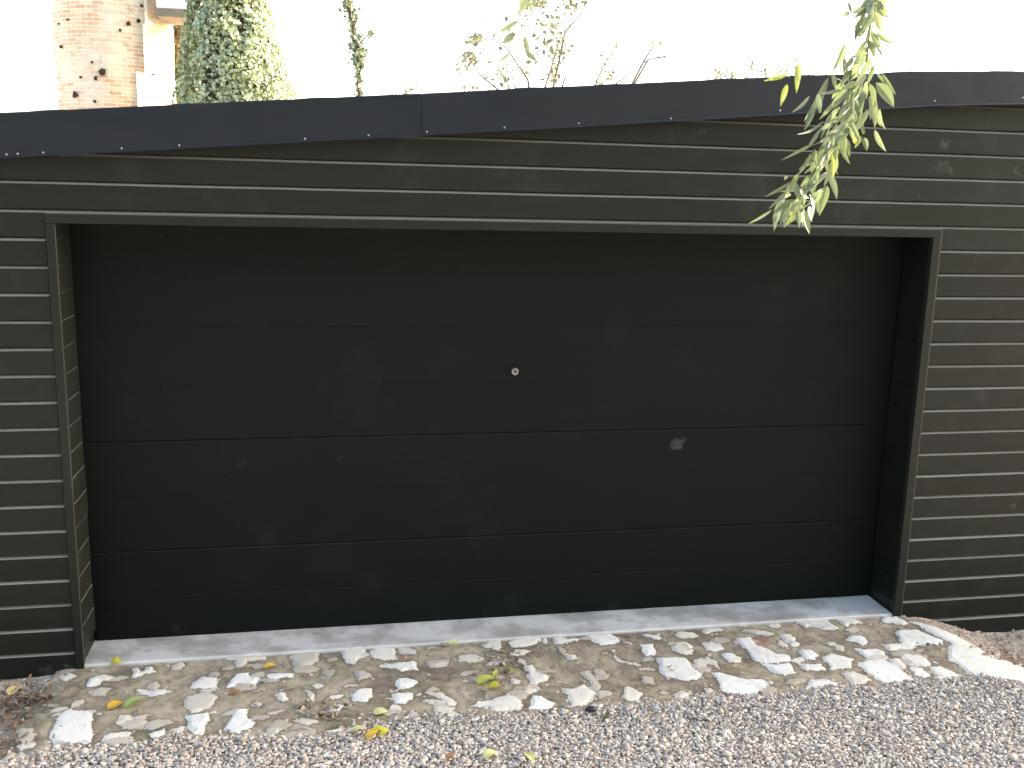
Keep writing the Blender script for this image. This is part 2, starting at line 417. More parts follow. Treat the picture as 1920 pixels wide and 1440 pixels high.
# concrete threshold
def mat_conc():
    n = NT('threshold_concrete'); v = n.pos()
    a = n.noise(n.vmap((1, 1.4, 1)), 2.6, 7, .6)
    c = n.ramp(a, [(0.32, (.30, .275, .24)), (0.46, (.43, .40, .355)), (0.53, (.58, .54, .485)), (0.75, (.67, .63, .565))])
    br = n.ramp(n.noise(v, 7, 5, .6), [(0.52, 0), (0.66, 1)])
    c = n.mix(n.math('MULTIPLY', br, .55), c, (.30, .25, .19))
    sp = n.ramp(n.noise(v, 70, 3), [(0.68, 0), (0.74, 1)])
    c = n.mix(n.math('MULTIPLY', sp, .5), c, (.14, .12, .10))
    mk = n.marks([(x, -0.0 + y, 0.02, r, w_) for x, y, r, w_ in [on_g(277, 1227) + (.02, .9), on_g(592, 1194) + (.03, .7), on_g(734, 1181) + (.03, .5),
                 on_g(864, 1173) + (.02, .8), on_g(1160, 1169) + (.02, .6), on_g(1238, 1160) + (.03, .5)]], 0.02, 30)
    c = n.mix(n.math('MULTIPLY', mk, .6), c, (.17, .12, .09))
    sy = n.n('ShaderNodeSeparateXYZ'); n.l(v, sy.inputs[0])
    ed = n.n('ShaderNodeMapRange'); ed.inputs['From Min'].default_value = 0.035; ed.inputs['From Max'].default_value = 0.015
    n.l(n.math('ADD', sy.outputs[1], n.math('MULTIPLY', n.noise(v, 8, 4), 0.03)), ed.inputs[0])
    c = n.mix(n.math('MULTIPLY', ed.outputs[0], .55), c, (.66, .63, .60))
    n.col(c); n.rough(.75); n.normal(n.bump(n.noise(v, 35, 6, .7), .35, .004)); return n.m
th = MB(); xs_ = np.linspace(0.2625, 4.8085, 90)
th.sweep_x([(0.0, -0.1), (0.0, 0.012), (0.007, 0.0195), (DY + 0.03, 0.0205), (DY + 0.03, -0.1)], xs_,
           dz=[0.0012 * mnoise.noise(Vector((x * 7, 0, 0))) for x in xs_], dy=[0.002 * mnoise.noise(Vector((x * 9, 3, 0))) for x in xs_])
th.build('threshold', mat_conc(), G)

# roof, fascia, drip edge, screws
def mat_fascia():
    n = NT('fascia_metal'); v = n.pos()
    c = n.mix(n.noise(n.vmap((1, 1, 5)), 2.5, 5), (0.0058, 0.0085, 0.0130), (0.009, 0.0130, 0.019))
    n.col(c); n.rough(n.math('ADD', n.math('MULTIPLY', n.noise(v, 4, 4), .2), .34))
    n.b.inputs['Metallic'].default_value = 0.0; n.b.inputs['Specular IOR Level'].default_value = 0.4
    n.normal(n.bump(n.noise(n.vmap((.6, 1, 2)), 3, 2), .25, .03)); return n.m
M_FAS = mat_fascia()
rf = MB(); xs_ = [p[0] for p in TOP]; vs = []; fs = []
for x in [XL - 0.03] + xs_[1:-1] + [XR + 0.06]:
    z = poly(TOP, x); vs += [(x, -0.044, z - 0.05), (x, 6.08, z - 0.05), (x, 6.08, z - 0.006), (x, -0.044, z - 0.006)]
for k in range(len(xs_) - 1):
    for j in range(4): fs.append((4*k+j, 4*k+(j+1) % 4, 4*k+4+(j+1) % 4, 4*k+4+j))
fs.append((0, 3, 2, 1)); e = 4 * (len(xs_) - 1); fs.append((e, e+1, e+2, e+3)); rf.add(vs, fs)
rf.build('roof', simple('roof_felt', (0.05, 0.05, 0.053), .9, .3, 30, .4, .01), G)
xseam = on_y(791, 200, -0.05)[0]
def fascia(x0, x1, yo):
    mb = MB(); xs_ = np.linspace(x0, x1, int((x1 - x0) / 0.06) + 2); n_ = len(xs_); vs = []; fs = []
    for i, x in enumerate(xs_):
        zt = poly(TOP, x) + 0.003 * mnoise.noise(Vector((x * 2.2, 9, 0))) + (0.003 if mnoise.noise(Vector((x * 5, 2, 0))) > 0.15 else 0)
        zb = poly(BOT, x) + 0.0015 * mnoise.noise(Vector((x * 2, 5, 0)))
        y = -0.052 + yo + 0.0015 * mnoise.noise(Vector((x * 1.4, 1, 0)))
        sec = [(y + .006, zt - .002), (y + .002, zt), (y, zt - .006), (y, zb + .010), (y - 0.008, zb + .002), (y - 0.008, zb), (y + .004, zb + .001), (y + .006, zb + .010)]
        vs += [(x, a, b) for a, b in sec]
    m_ = 8
    for i in range(n_ - 1):
        for j in range(m_): fs.append((i*m_+j, i*m_+(j+1) % m_, (i+1)*m_+(j+1) % m_, (i+1)*m_+j))
    fs.append(tuple(range(m_-1, -1, -1))); fs.append(tuple((n_-1)*m_+j for j in range(m_))); mb.add(vs, fs)
    return mb.build('fascia', M_FAS, G)
f1 = fascia(XL - 0.03, xseam - 0.001, 0.0); f2 = fascia(xseam + 0.0012, XR + 0.06, -0.0016)
sof = MB(); xs_ = [p[0] for p in BOT]; vs = []; fs = []
for x in xs_:
    z = poly(BOT, x) + 0.012; vs += [(x, -0.045, z), (x, 0.0, z), (x, 0.0, z + 0.02), (x, -0.045, z + 0.02)]
for k in range(len(xs_) - 1):
    for j in range(4): fs.append((4*k+j, 4*k+(j+1) % 4, 4*k+4+(j+1) % 4, 4*k+4+j))
fs.append((0, 3, 2, 1)); e = 4 * (len(xs_) - 1); fs.append((e, e+1, e+2, e+3)); sof.add(vs, fs)
sof.build('soffit', M_FAS, G)
M_SCREW = simple('screw_zinc', (0.75, 0.76, 0.78), 0.35, .1, 50, .1, .001, .7)
for (px, py) in [(12, 292), (33, 290), (81, 287), (228, 280), (336, 273), (572, 260), (691, 254), (801, 247), (946, 239), (1085, 231), (1258, 222), (1463, 207), (1753, 189), (1918, 183)]:
    x, y, z = on_y(px, py, -0.056)
    z = max(z, poly(BOT, x) + 0.016)
    mb = MB(); disc_y(mb, x, -0.0525, -0.0575, z, 0.0042, 0.003, 10)
    mb.build('screw', M_SCREW, f1 if x < xseam else f2)

# ------------------------------------------------------------------ paving: one height field with embedded stones
A_, B_, C_, D_, E_, F_ = (0, 1200, 4.8), (300, 1180, 4.8), (600, 1160, 4.8), (900, 1130, 4.8), (1200, 1110, 4.8), (1500, 1100, 4.571)
ST = [
(A_,1,[450,870,520,700,620,630,700,650,800,640,840,700,835,850,800,930,600,940,470,960]),
(A_,1,[775,430,785,360,850,345,910,360,920,400,860,430]),
(A_,.9,[1195,350,1200,260,1240,250,1270,300,1310,290,1330,240,1380,250,1400,300,1290,325]),
(A_,.75,[1550,285,1560,220,1640,195,1670,240,1620,280]),
(A_,.9,[1210,445,1280,440,1320,470,1480,445,1560,460,1480,490,1360,510,1290,490]),
(A_,.95,[920,930,960,850,1030,830,1180,830,1150,890,1050,930]),
(A_,.95,[1330,870,1400,830,1500,805,1520,840,1400,905,1350,900]),
(A_,.6,[145,790,230,770,320,790,330,900,250,950,190,990,140,920]),
(A_,.65,[10,1110,60,1040,130,1020,100,1100]),
(A_,.75,[120,1110,180,1020,250,1050,230,1110]),
(A_,.75,[430,980,520,930,560,960,520,1040]),
(A_,.55,[790,470,960,440,940,500,830,510]),
(A_,.5,[410,580,540,585,530,600,430,600]),
(B_,.95,[270,540,310,470,400,435,510,445,515,530,400,540]),
(B_,1,[605,540,620,460,700,405,790,400,840,450,905,450,890,480,830,530,740,545,660,530]),
(B_,1,[945,425,1000,400,1190,400,1190,445,1050,470,970,450]),
(B_,.8,[500,270,620,250,960,250,960,275,800,300,770,340,710,340,670,290]),
(B_,.68,[1160,260,1260,215,1430,220,1430,290,1300,350,1210,340]),
(B_,.9,[1625,210,1700,165,1850,175,1840,230,1790,290,1760,320,1700,310,1640,280]),
(B_,.75,[230,610,350,580,500,590,520,640,450,720,330,750,230,700]),
(B_,1,[235,780,430,760,450,820,380,880,370,950,310,950,260,890]),
(B_,1,[560,910,640,800,680,730,790,720,800,800,880,860,800,900,720,945,640,940]),
(B_,.75,[800,690,850,660,930,680,880,710]),
(B_,.9,[1030,590,1130,570,1150,640,1090,650]),
(B_,.9,[1290,550,1350,545,1400,600,1390,660,1310,660,1340,610]),
(B_,.95,[1720,590,1790,540,1920,530,1900,600,1860,660,1730,650]),
(B_,.8,[1500,910,1630,880,1640,930,1520,940]),
(B_,.6,[1740,380,1820,370,1900,410,1880,450,1790,470]),
(C_,.9,[445,300,500,265,660,265,690,380,500,370,460,345]),
(C_,.78,[700,270,820,265,880,300,880,340,800,330,710,310]),
(C_,.95,[540,430,700,400,850,385,885,470,820,460,740,490,680,460]),
(C_,1,[690,560,720,535,820,540,895,600,800,625,710,630]),
(C_,1,[650,680,830,675,830,730,760,770,680,770]),
(C_,.85,[940,680,1090,670,1160,700,1230,770,1200,800,1100,790,1110,730,1050,700]),
(C_,.7,[1020,750,1100,740,1100,800,1020,810]),
(C_,.9,[1340,800,1420,760,1530,740,1700,690,1790,720,1840,800,1810,835,1690,830,1570,850,1480,800]),
(C_,.55,[940,380,1150,370,1160,410,1000,450,940,420]),
(D_,.82,[0,400,90,340,190,350,200,410,60,415]),
(D_,.9,[240,370,330,320,530,310,540,350,480,390,300,410]),
(D_,.9,[545,320,590,320,605,380,570,370]),
(D_,.88,[640,330,690,310,780,325,890,330,900,360,780,380,690,385,660,350]),
(D_,.82,[270,470,310,430,400,430,480,440,400,470,340,490]),
(D_,.88,[410,570,470,555,500,610,540,640,630,660,600,710,560,720,510,765,460,740,415,660]),
(D_,1,[430,970,480,850,550,850,640,900,740,945,600,960]),
(D_,.85,[740,780,860,770,920,730,1000,790,1040,820,1030,880,950,930,820,940,780,860]),
(D_,.95,[960,310,1030,290,1170,295,1250,340,1240,370,1100,390,1010,360]),
(D_,.82,[1160,430,1220,435,1225,500,1290,530,1400,550,1520,600,1430,590,1220,530]),
(D_,.75,[770,475,850,480,850,520,790,520]),
(D_,.85,[1275,365,1350,360,1385,400,1330,380]),
(D_,.9,[1430,280,1540,290,1635,325,1620,345,1500,310]),
(D_,1,[1430,385,1550,375,1580,440,1570,480,1490,480,1450,430]),
(D_,.85,[1280,870,1300,760,1400,770,1460,830,1430,890,1330,895]),
(D_,.65,[900,640,980,620,1050,700,1060,810,1010,780,960,700]),
(D_,.85,[1740,840,1810,800,1900,820,1880,860,1780,870]),
(E_,.95,[155,605,290,590,420,610,470,680,555,750,500,795,380,795,240,775,180,740]),
(E_,.78,[460,620,600,590,700,640,720,700,620,660,560,740,480,690]),
(E_,1,[640,730,700,730,850,770,960,790,1120,795,1180,830,1160,900,1000,920,860,925,740,905,700,820]),
(E_,.95,[860,430,1000,415,1050,490,1160,530,1230,570,1310,570,1390,630,1250,640,1030,640,960,550,890,480]),
(E_,1,[1090,650,1250,650,1350,650,1415,740,1310,755,1210,740]),
(E_,.85,[350,410,400,365,480,370,540,410,480,420]),
(E_,.85,[290,500,340,455,430,455,480,520,470,560,380,580,310,560]),
(E_,.92,[560,480,640,460,720,480,775,530,700,540,600,540]),
(E_,.95,[740,570,850,560,905,610,890,650,790,640]),
(E_,.85,[1360,250,1500,250,1640,240,1720,290,1800,345,1640,350,1540,320,1470,335,1400,290]),
(E_,.88,[1240,395,1340,390,1400,420,1390,450,1470,490,1370,495,1310,450]),
(E_,1,[1430,540,1530,520,1600,570,1590,620,1510,625,1450,590]),
(E_,1,[1440,680,1490,650,1630,655,1680,720,1500,720]),
(E_,.95,[1640,600,1700,550,1800,570,1920,600,1920,700,1720,710]),
(E_,.95,[1490,880,1540,800,1680,790,1790,830,1780,860,1650,850,1590,890]),
(E_,.7,[1620,460,1750,455,1800,490,1700,500]),
(E_,.75,[1110,290,1200,270,1270,310,1230,340,1160,320]),
(E_,.7,[800,310,960,300,1000,330,930,325]),
(E_,.75,[570,870,680,880,650,930,580,930]),
(E_,-.5,[1040,420,1110,400,1185,465,1140,495,1070,470]),
(C_,-.4,[700,320,780,335,780,370,710,375]),
(F_,.88,[300,280,470,280,550,330,440,340,390,360,340,310]),
(F_,.92,[690,260,830,265,920,310,900,345,760,320,690,320]),
(F_,.95,[820,400,870,370,1000,370,1100,420,1220,470,1230,500,1000,505,960,545,760,555,700,510,860,490]),
(F_,1,[400,460,440,425,530,425,590,480,570,510,480,500]),
(F_,1,[470,545,640,535,720,570,740,620,560,620]),
(F_,1,[500,650,700,630,820,660,900,740,970,810,730,830,640,800,520,700]),
(F_,.9,[740,630,850,620,920,700,900,740,800,680]),
(F_,.95,[840,585,1050,585,1140,680,1060,690,950,670]),
(F_,1,[930,700,1030,700,1115,770,1100,790,960,770]),
(F_,1,[1100,690,1200,690,1400,770,1340,790,1200,800,1140,740]),
(F_,.85,[370,760,470,740,540,760,630,820,560,850,450,850]),
(F_,.97,[880,285,1000,310,1180,350,1400,420,1600,510,1960,610,1960,830,1700,790,1500,770,1400,720,1300,640,1250,560,1300,500,1230,460,1060,370]),
]
gb = [on_g(*p) for p in [(-60, 1450), (50, 1420), (100, 1397), (190, 1402), (290, 1388), (340, 1372), (375, 1387), (440, 1380), (540, 1380), (620, 1377), (700, 1357), (780, 1342), (870, 1342), (960, 1342),
      (1090, 1331), (1160, 1327), (1260, 1317), (1330, 1302), (1440, 1305), (1520, 1292), (1590, 1287), (1640, 1290), (1680, 1280), (1780, 1274), (1850, 1268), (1930, 1285), (2000, 1300)]]
gb.sort()
def gedge(x): return np.interp(x, [p[0] for p in gb], [p[1] for p in gb])
gedge_ = lambda x: float(gedge(x))
NX, NY = 1120, 200
gx = np.linspace(-0.06, 5.94, NX); gy = np.linspace(-1.02, -0.001, NY)
PX, PY = np.meshgrid(gx, gy, indexing='ij')
def fractal(x, y, sc, seed, oct_=4):
    """value noise from a random lattice, numpy only"""
    out = np.zeros_like(x); amp = 1.0; tot = 0
    for o in range(oct_):
        r_ = np.random.default_rng(seed + o); L = r_.random((256, 256))
        fx, fy = x * sc * 2 ** o + 100, y * sc * 2 ** o + 100
        ix, iy = np.floor(fx).astype(int), np.floor(fy).astype(int); tx, ty = fx - ix, fy - iy
        tx = tx * tx * (3 - 2 * tx); ty = ty * ty * (3 - 2 * ty)
        g = lambda a, b: L[a % 256, b % 256]
        out += amp * ((g(ix, iy) * (1 - tx) + g(ix + 1, iy) * tx) * (1 - ty) + (g(ix, iy + 1) * (1 - tx) + g(ix + 1, iy + 1) * tx) * ty)
        tot += amp; amp *= 0.55
    return out / tot
wx = PX + 0.030 * (fractal(PX, PY, 14, 1) - .5) + 0.014 * (fractal(PX, PY, 60, 5, 2) - .5)
wy = PY + 0.030 * (fractal(PX, PY, 14, 11) - .5) + 0.014 * (fractal(PX, PY, 60, 15, 2) - .5)
def sdf(poly_, x, y):
    p = np.array(poly_); n = len(p); d = np.full(x.shape, 1e9); ins = np.zeros(x.shape, bool)
    for i in range(n):
        a = p[i]; b = p[(i + 1) % n]; e = b - a
        t = np.clip(((x - a[0]) * e[0] + (y - a[1]) * e[1]) / (e @ e + 1e-12), 0, 1)
        d = np.minimum(d, np.hypot(x - a[0] - t * e[0], y - a[1] - t * e[1]))
        c = (a[1] > y) != (b[1] > y)
        xi = (b[0] - a[0]) * (y - a[1]) / (b[1] - a[1] + 1e-12) + a[0]
        ins ^= c & (x < xi)
    return np.where(ins, d, -d)
mask = np.zeros_like(PX); tone = np.zeros_like(PX); hgt = np.zeros_like(PX); brick = np.zeros_like(PX)
for k, ((ox, oy, sc), lv, pts) in enumerate(ST):
    pp = [on_g(ox + pts[i] / sc, oy + pts[i + 1] / sc) for i in range(0, len(pts), 2)]
    lo = np.min(pp, 0) - .06; hi = np.max(pp, 0) + .06
    ia = np.searchsorted(gx, [lo[0], hi[0]]); ja = np.searchsorted(gy, [lo[1], hi[1]])
    sl_ = (slice(max(ia[0], 0), ia[1]), slice(max(ja[0], 0), ja[1]))
    if ia[1] <= ia[0] or ja[1] <= ja[0]: continue
    d = sdf(pp, wx[sl_], wy[sl_]); m = np.clip(d / 0.045 + .5, 0, 1)
    mask[sl_] = np.maximum(mask[sl_], m)
    tone[sl_] = np.where((m > .3) | (mask[sl_] < .1), abs(lv), tone[sl_]); 
    if lv < 0: brick[sl_] = np.maximum(brick[sl_], m)
    hh = random.uniform(.006, .012) * smooth(-0.004, 0.022, d)
    hgt[sl_] = np.maximum(hgt[sl_], hh)
for k in range(420):
    cx_, cy_ = random.uniform(.15, 4.95), random.uniform(-.80, -.03); rx, ry = random.uniform(.03, .085), random.uniform(.02, .05)
    if gedge_(cx_) > cy_ + .02: continue
    n_ = random.randint(5, 8); a0 = random.uniform(-.3, .3)
    pp = []
    for q in range(n_):
        a = 2 * math.pi * q / n_; u, v_ = rx * math.cos(a) * random.uniform(.75, 1.2), ry * math.sin(a) * random.uniform(.75, 1.2)
        pp.append((cx_ + u * math.cos(a0) - v_ * math.sin(a0), cy_ + u * math.sin(a0) + v_ * math.cos(a0)))
    lo = np.min(pp, 0) - .04; hi = np.max(pp, 0) + .04
    ia = np.searchsorted(gx, [lo[0], hi[0]]); ja = np.searchsorted(gy, [lo[1], hi[1]]); sl_ = (slice(ia[0], ia[1]), slice(ja[0], ja[1]))
    if mask[sl_].max() > .62 and random.random() < .75: continue
    d = sdf(pp, wx[sl_], wy[sl_]); lv = random.uniform(.46, .92); m = np.clip(d / 0.045 + random.choice([.28, .36, .45]), 0, 1)
    tone[sl_] = np.where(m > np.maximum(mask[sl_], .15), lv, tone[sl_]); mask[sl_] = np.maximum(mask[sl_], m)
    hgt[sl_] = np.maximum(hgt[sl_], .006 * smooth(-0.004, 0.02, d))
# small pebbles and half buried stones in the mortar
for k in range(420):
    cx_, cy_ = random.uniform(0, 5.3), random.uniform(-.9, -.02); r0 = random.uniform(.006, .02)
    ia = np.searchsorted(gx, [cx_ - .05, cx_ + .05]); ja = np.searchsorted(gy, [cy_ - .05, cy_ + .05]); sl_ = (slice(*ia), slice(*ja))
    a = random.uniform(0, 3.14); u = (wx[sl_] - cx_) * math.cos(a) + (wy[sl_] - cy_) * math.sin(a); v_ = -(wx[sl_] - cx_) * math.sin(a) + (wy[sl_] - cy_) * math.cos(a)
    d = r0 - np.hypot(u, v_ * random.uniform(1.2, 2.6)); m = np.clip(d / 0.02 + .5, 0, 1) * random.choice([.5, .65, .95])
    new = m > mask[sl_]
    tone[sl_] = np.where(new, random.uniform(.45, .9), tone[sl_]); mask[sl_] = np.maximum(mask[sl_], m); hgt[sl_] = np.maximum(hgt[sl_], .004 * m)
dirt = fractal(PX, PY, 3.2, 31, 6)
zz = ghost(PX, PY) + 0.004 + hgt + 0.012 * (fractal(PX, PY, 7, 41, 5) - .5) * (1 - .6 * mask) + 0.003 * (fractal(PX, PY, 45, 51, 3) - .5)
zz = np.minimum(zz, 0.012 + 0 * zz)
lft = on_g(100, 1262); lfb = on_g(-10, 1405)
e = 0.02 * (fractal(PX, PY, 10, 61, 4) - .5)
left_lim = np.interp(PY, [lfb[1], lft[1]], [lfb[0], lft[0]]) + 0.04 * (fractal(PX, PY, 8, 71, 4) - .5)
keep = PX > left_lim
rb = [on_g(1700, 1158), on_g(1760, 1180), on_g(1830, 1200), on_g(1880, 1218), on_g(1920, 1236), on_g(1990, 1262)]
top_lim = np.interp(PX, [p[0] for p in rb], [p[1] for p in rb], left=1.0, right=rb[-1][1]) + 0.03 * (fractal(PX, PY, 12, 81, 4) - .5) * (PX > 4.85)
keep &= (PY < top_lim)
fall = smooth(0.0, 0.10, gedge(PX) - PY)          # paving dives under the gravel
zz = zz - 0.025 * fall
fc = grid_faces(NX, NY); kf = keep.ravel()[fc].all(1) & (fall.ravel()[fc] < 0.999).any(1); fc = fc[kf]
used = np.unique(fc); remap = np.full(NX * NY, -1); remap[used] = np.arange(len(used))
vv = np.stack([PX.ravel(), PY.ravel(), zz.ravel()], 1)[used]
def mat_paving():
    n = NT('paving'); v = n.pos()
    def at(nm): return n.n('ShaderNodeAttribute', attribute_name=nm).outputs['Fac']
    mort = n.ramp(at('dirt'), [(0.3, (.13, .095, .065)), (0.43, (.26, .20, .13)), (0.52, (.41, .33, .22)), (0.68, (.50, .41, .28))])
    fine = n.noise(v, 38, 6, .7)
    mort = n.mix(n.math('MULTIPLY', fine, 1.1), mort, n.ramp(n.noise(v, 16, 6, .7), [(0.35, (.09, .065, .045)), (.58, (.50, .41, .28))]))
    moss = n.ramp(n.noise(v, 5.5, 5), [(.54, 0), (.66, 1)])
    mort = n.mix(n.math('MULTIPLY', moss, .5), mort, (.20, .185, .08))
    dk = n.ramp(n.noise(v, 3.1, 5, .7), [(.52, 0), (.64, 1)])
    mort = n.mix(n.math('MULTIPLY', dk, .55), mort, (.13, .095, .065))
    st = n.ramp(at('tone'), [(.45, (.46, .39, .29)), (.7, (.62, .54, .43)), (.86, (.76, .69, .57)), (1, (.86, .82, .73))])
    st = n.mix(n.math('MULTIPLY', n.ramp(n.noise(v, 13, 6, .7), [(.5, 0), (.75, 1)]), .5), st, (.45, .42, .40))
    crk = n.ramp(n.noise(v, 48, 5, .75), [(.66, 0), (.74, 1)])
    st = n.mix(n.math('MULTIPLY', crk, .5), st, (.20, .16, .12))
    st = n.mix(at('brick'), st, (.36, .16, .09))
    mm = n.math('ADD', at('mask'), n.math('ADD', n.math('MULTIPLY', n.math('SUBTRACT', n.noise(v, 26, 8, .78), .5), 1.25), n.math('MULTIPLY', n.math('SUBTRACT', n.noise(v, 6, 4, .6), .5), 1.0)))
    jt = n.ramp(mm, [(.16, 0), (.36, 1)])
    mort = n.mix(n.math('MULTIPLY', jt, .55), mort, (.12, .085, .05))
    mm = n.ramp(mm, [(.46, 0), (.56, 1)])
    pit = n.ramp(n.noise(v, 85, 4, .8), [(.60, 0), (.70, 1)])
    n.col(n.mix(n.math('MULTIPLY', pit, .65), n.mix(mm, mort, st), (.09, .065, .04))); n.rough(.86)
    n.normal(n.bump(n.noise(v, 60, 8, .8), .9, .010)); return n.m
pav = mesh_obj('paving', vv, remap[fc], mat_paving(), smooth=True,
               attrs={'mask': mask.ravel()[used], 'tone': tone.ravel()[used], 'dirt': dirt.ravel()[used], 'brick': brick.ravel()[used]})
tag(pav, kind='structure')

# ------------------------------------------------------------------ gravel
def ico():
    bm = bmesh.new(); bmesh.ops.create_icosphere(bm, subdivisions=1, radius=1)
    bm.verts.ensure_lookup_table(); v = np.array([x.co[:] for x in bm.verts]); f = np.array([[q.index for q in p.verts] for p in bm.faces]); bm.free(); return v, f
IV, IF = ico()
def scatter(name, pos, size, mat, rs, tilt=0.5, lift=0.3):
    n = len(pos); k = len(IV)
    T = []
    for t in range(24):
        q = IV.copy() * (1 + rs.uniform(-.42, .42, (k, 1)))
        q = q + rs.normal(0, .16, q.shape)
        q *= np.array([1.0, rs.uniform(.45, .9), rs.uniform(.3, .6)]); T.append(q)
    T = np.array(T); V = T[rs.integers(0, 24, n)]                      # n,k,3
    a = rs.uniform(0, 2 * math.pi, n); ca, sa = np.cos(a), np.sin(a)
    t1 = rs.normal(0, tilt, n); ct, st = np.cos(t1), np.sin(t1)
    x, y, z = V[..., 0], V[..., 1], V[..., 2]
    y, z = y * ct[:, None] - z * st[:, None], y * st[:, None] + z * ct[:, None]
    x, y = x * ca[:, None] - y * sa[:, None], x * sa[:, None] + y * ca[:, None]
    V = np.stack([x, y, z], -1) * size[:, None, None]
    V = V + pos[:, None, :] + np.array([0, 0, 1]) * (size * lift)[:, None, None]
    f = (IF[None] + (np.arange(n) * k)[:, None, None]).reshape(-1, 3)
    return mesh_obj(name, V.reshape(-1, 3), f, mat)
def mat_gravel():
    n = NT('gravel_chips')
    isl = n.n('ShaderNodeNewGeometry').outputs['Random Per Island']
    c = n.ramp(isl, [(0, (.22, .185, .165)), (.08, (.35, .305, .28)), (.3, (.44, .395, .37)), (.5, (.48, .44, .415)), (.62, (.51, .43, .37)), (.74, (.56, .515, .48)), (.88, (.68, .63, .585)), (1, (.84, .80, .75))])
    pt = n.ramp(n.noise(n.pos(), 1.6, 4), [(.35, 0), (.65, 1)])
    c = n.mix(n.math('MULTIPLY', pt, .35), c, n.mix(1.0, c, (1.0, .86, .80), 'MULTIPLY'))
    c = n.mix(n.math('MULTIPLY', n.noise(n.pos(), 150, 3), .3), c, (.5, .47, .45))
    c = n.mix(1.0, c, (1.04, 1.0, .90), 'MULTIPLY')
    n.col(c); n.rough(.8); return n.m
rs = np.random.default_rng(3)
def gravel_points(x0, x1, y0, y1, step, jit):
    a, b = np.meshgrid(np.arange(x0, x1, step), np.arange(y0, y1, step), indexing='ij')
    a = a.ravel() + rs.uniform(-jit, jit, a.size); b = b.ravel() + rs.uniform(-jit, jit, b.size); return a, b
xa, ya = [], []
for (args) in [(-0.4, 5.6, -1.75, -0.45, .0112, .006), (-0.4, 5.6, -1.75, -0.45, .024, .013), (-1.8, -0.4, -2.4, -0.9, .022, .012), (5.6, 7.6, -2.4, -0.45, .022, .012), (5.1, 7.6, -.45, -.02, .03, .015), (-0.4, 5.6, -2.6, -1.75, .022, .012)]:
    a, b = gravel_points(*args); xa.append(a); ya.append(b)
xa = np.concatenate(xa); ya = np.concatenate(ya)
edge = gedge(xa) + 0.05 * (fractal(xa, ya, 6, 91, 4) - .5)
k = ((xa > 5.1) & (ya > -.5) & (rs.random(len(xa)) < .35)) | (ya < edge) | ((ya < edge + 0.10) & (rs.random(len(xa)) < 0.10)) | ((ya < edge + 0.035) & (rs.random(len(xa)) < 0.45))
xa, ya = xa[k], ya[k]
sz = np.exp(rs.normal(math.log(.0076), .36, len(xa))); sz = np.clip(sz, .0045, .024)
und = 0.010 * (fractal(xa, ya, 2.5, 95, 3) - .5)
inr = np.clip((gedge(xa) - ya) / .12, 0, 1)
za = ghost(xa, ya) - .003 + (0.002 + und + rs.uniform(0, .006, len(xa))) * np.where(inr > 0, 1, .4)
gv = scatter('gravel', np.stack([xa, ya, za], 1), sz, mat_gravel(), rs, tilt=.35)
tag(gv, 'loose grey and pinkish gravel in front of the paving', 'gravel', kind='stuff')

# ------------------------------------------------------------------ leaves
def blade(mb, base, tip, width, nrm, curl=0.12, fold=0.15, n=8, shape='lance', bend=0.0):
    base = Vector(base); tip = Vector(tip); ax = tip - base; L = ax.length
    if L < 1e-6: return
    d = ax.normalized(); nr = Vector(nrm); nr = (nr - d * nr.dot(d))
    nr = nr.normalized() if nr.length > 1e-5 else d.orthogonal().normalized()
    s = d.cross(nr); vs = []; fs = []
    for i in range(n + 1):
        t = i / n
        if shape == 'lance': wv = math.sin(math.pi * t ** 0.75) ** 0.85
        else: wv = math.sin(math.pi * t ** 0.62) ** 0.6
        wv = max(wv, 0.03) * width * .5
        c = base + d * (L * t) + nr * (curl * L * math.sin(math.pi * t)) + s * (bend * L * math.sin(math.pi * t))
        vs += [c - s * wv + nr * (fold * wv), c, c + s * wv + nr * (fold * wv)]
    for i in range(n):
        a = 3 * i; fs += [(a, a + 1, a + 4, a + 3), (a + 1, a + 2, a + 5, a + 4)]
    mb.add(vs, fs)
def rv(s=1.0): return Vector((random.uniform(-s, s), random.uniform(-s, s), random.uniform(-s, s)))

# ---- willow: trunk off to the right behind the viewer, hanging branches
M_WL = mat_leaf('willow_leaves', [(.10, .125, .075), (.13, .16, .09), (.16, .185, .12), (.20, .22, .15), (.13, .16, .115), (.19, .22, .09)], .25, .6)
M_WS = simple('willow_bark', (.26, .22, .14), .8, .3, 30, .3, .004)
YW = -2.0
wt = empty('willow_tree', (7.6, -7.4, 0))
tag(wt, 'willow whose leafy branch hangs down over the right end of the garage roof edge', 'tree')
def wl(v): return (v[0] - 7.6, v[1] + 7.4, v[2])
class LMB(MB):
    def build(s, *a, **k):
        s.v = [(x - 7.6, y + 7.4, z) for x, y, z in s.v]; return MB.build(s, *a, **k)
tk = LMB()
tp = [(7.6, -7.4, -.1), (7.5, -7.3, .8), (7.3, -7.1, 1.8), (7.1, -6.7, 2.8), (6.5, -5.9, 3.9), (5.6, -4.8, 4.9), (4.6, -3.4, 5.4), (3.7, -2.4, 5.3), (3.25, -2.05, 4.8)]
tk.tube(tp, [.36, .28, .25, .23, .18, .13, .085, .05, .022], 12)
tk.tube([(7.1, -6.7, 2.8), (7.6, -7.2, 4.2), (7.9, -7.9, 5.8), (8.1, -8.2, 7.0)], [.2, .16, .1, .03], 10)
tk.tube([(4.6, -3.4, 5.4), (3.4, -2.8, 5.5), (2.4, -2.2, 5.1), (2.1, -2.05, 4.4)], [.07, .05, .03, .015], 8)
tk.build('trunk', M_WS, wt, smooth=True)
def yj(a=0.10): return YW + random.uniform(-a, a)
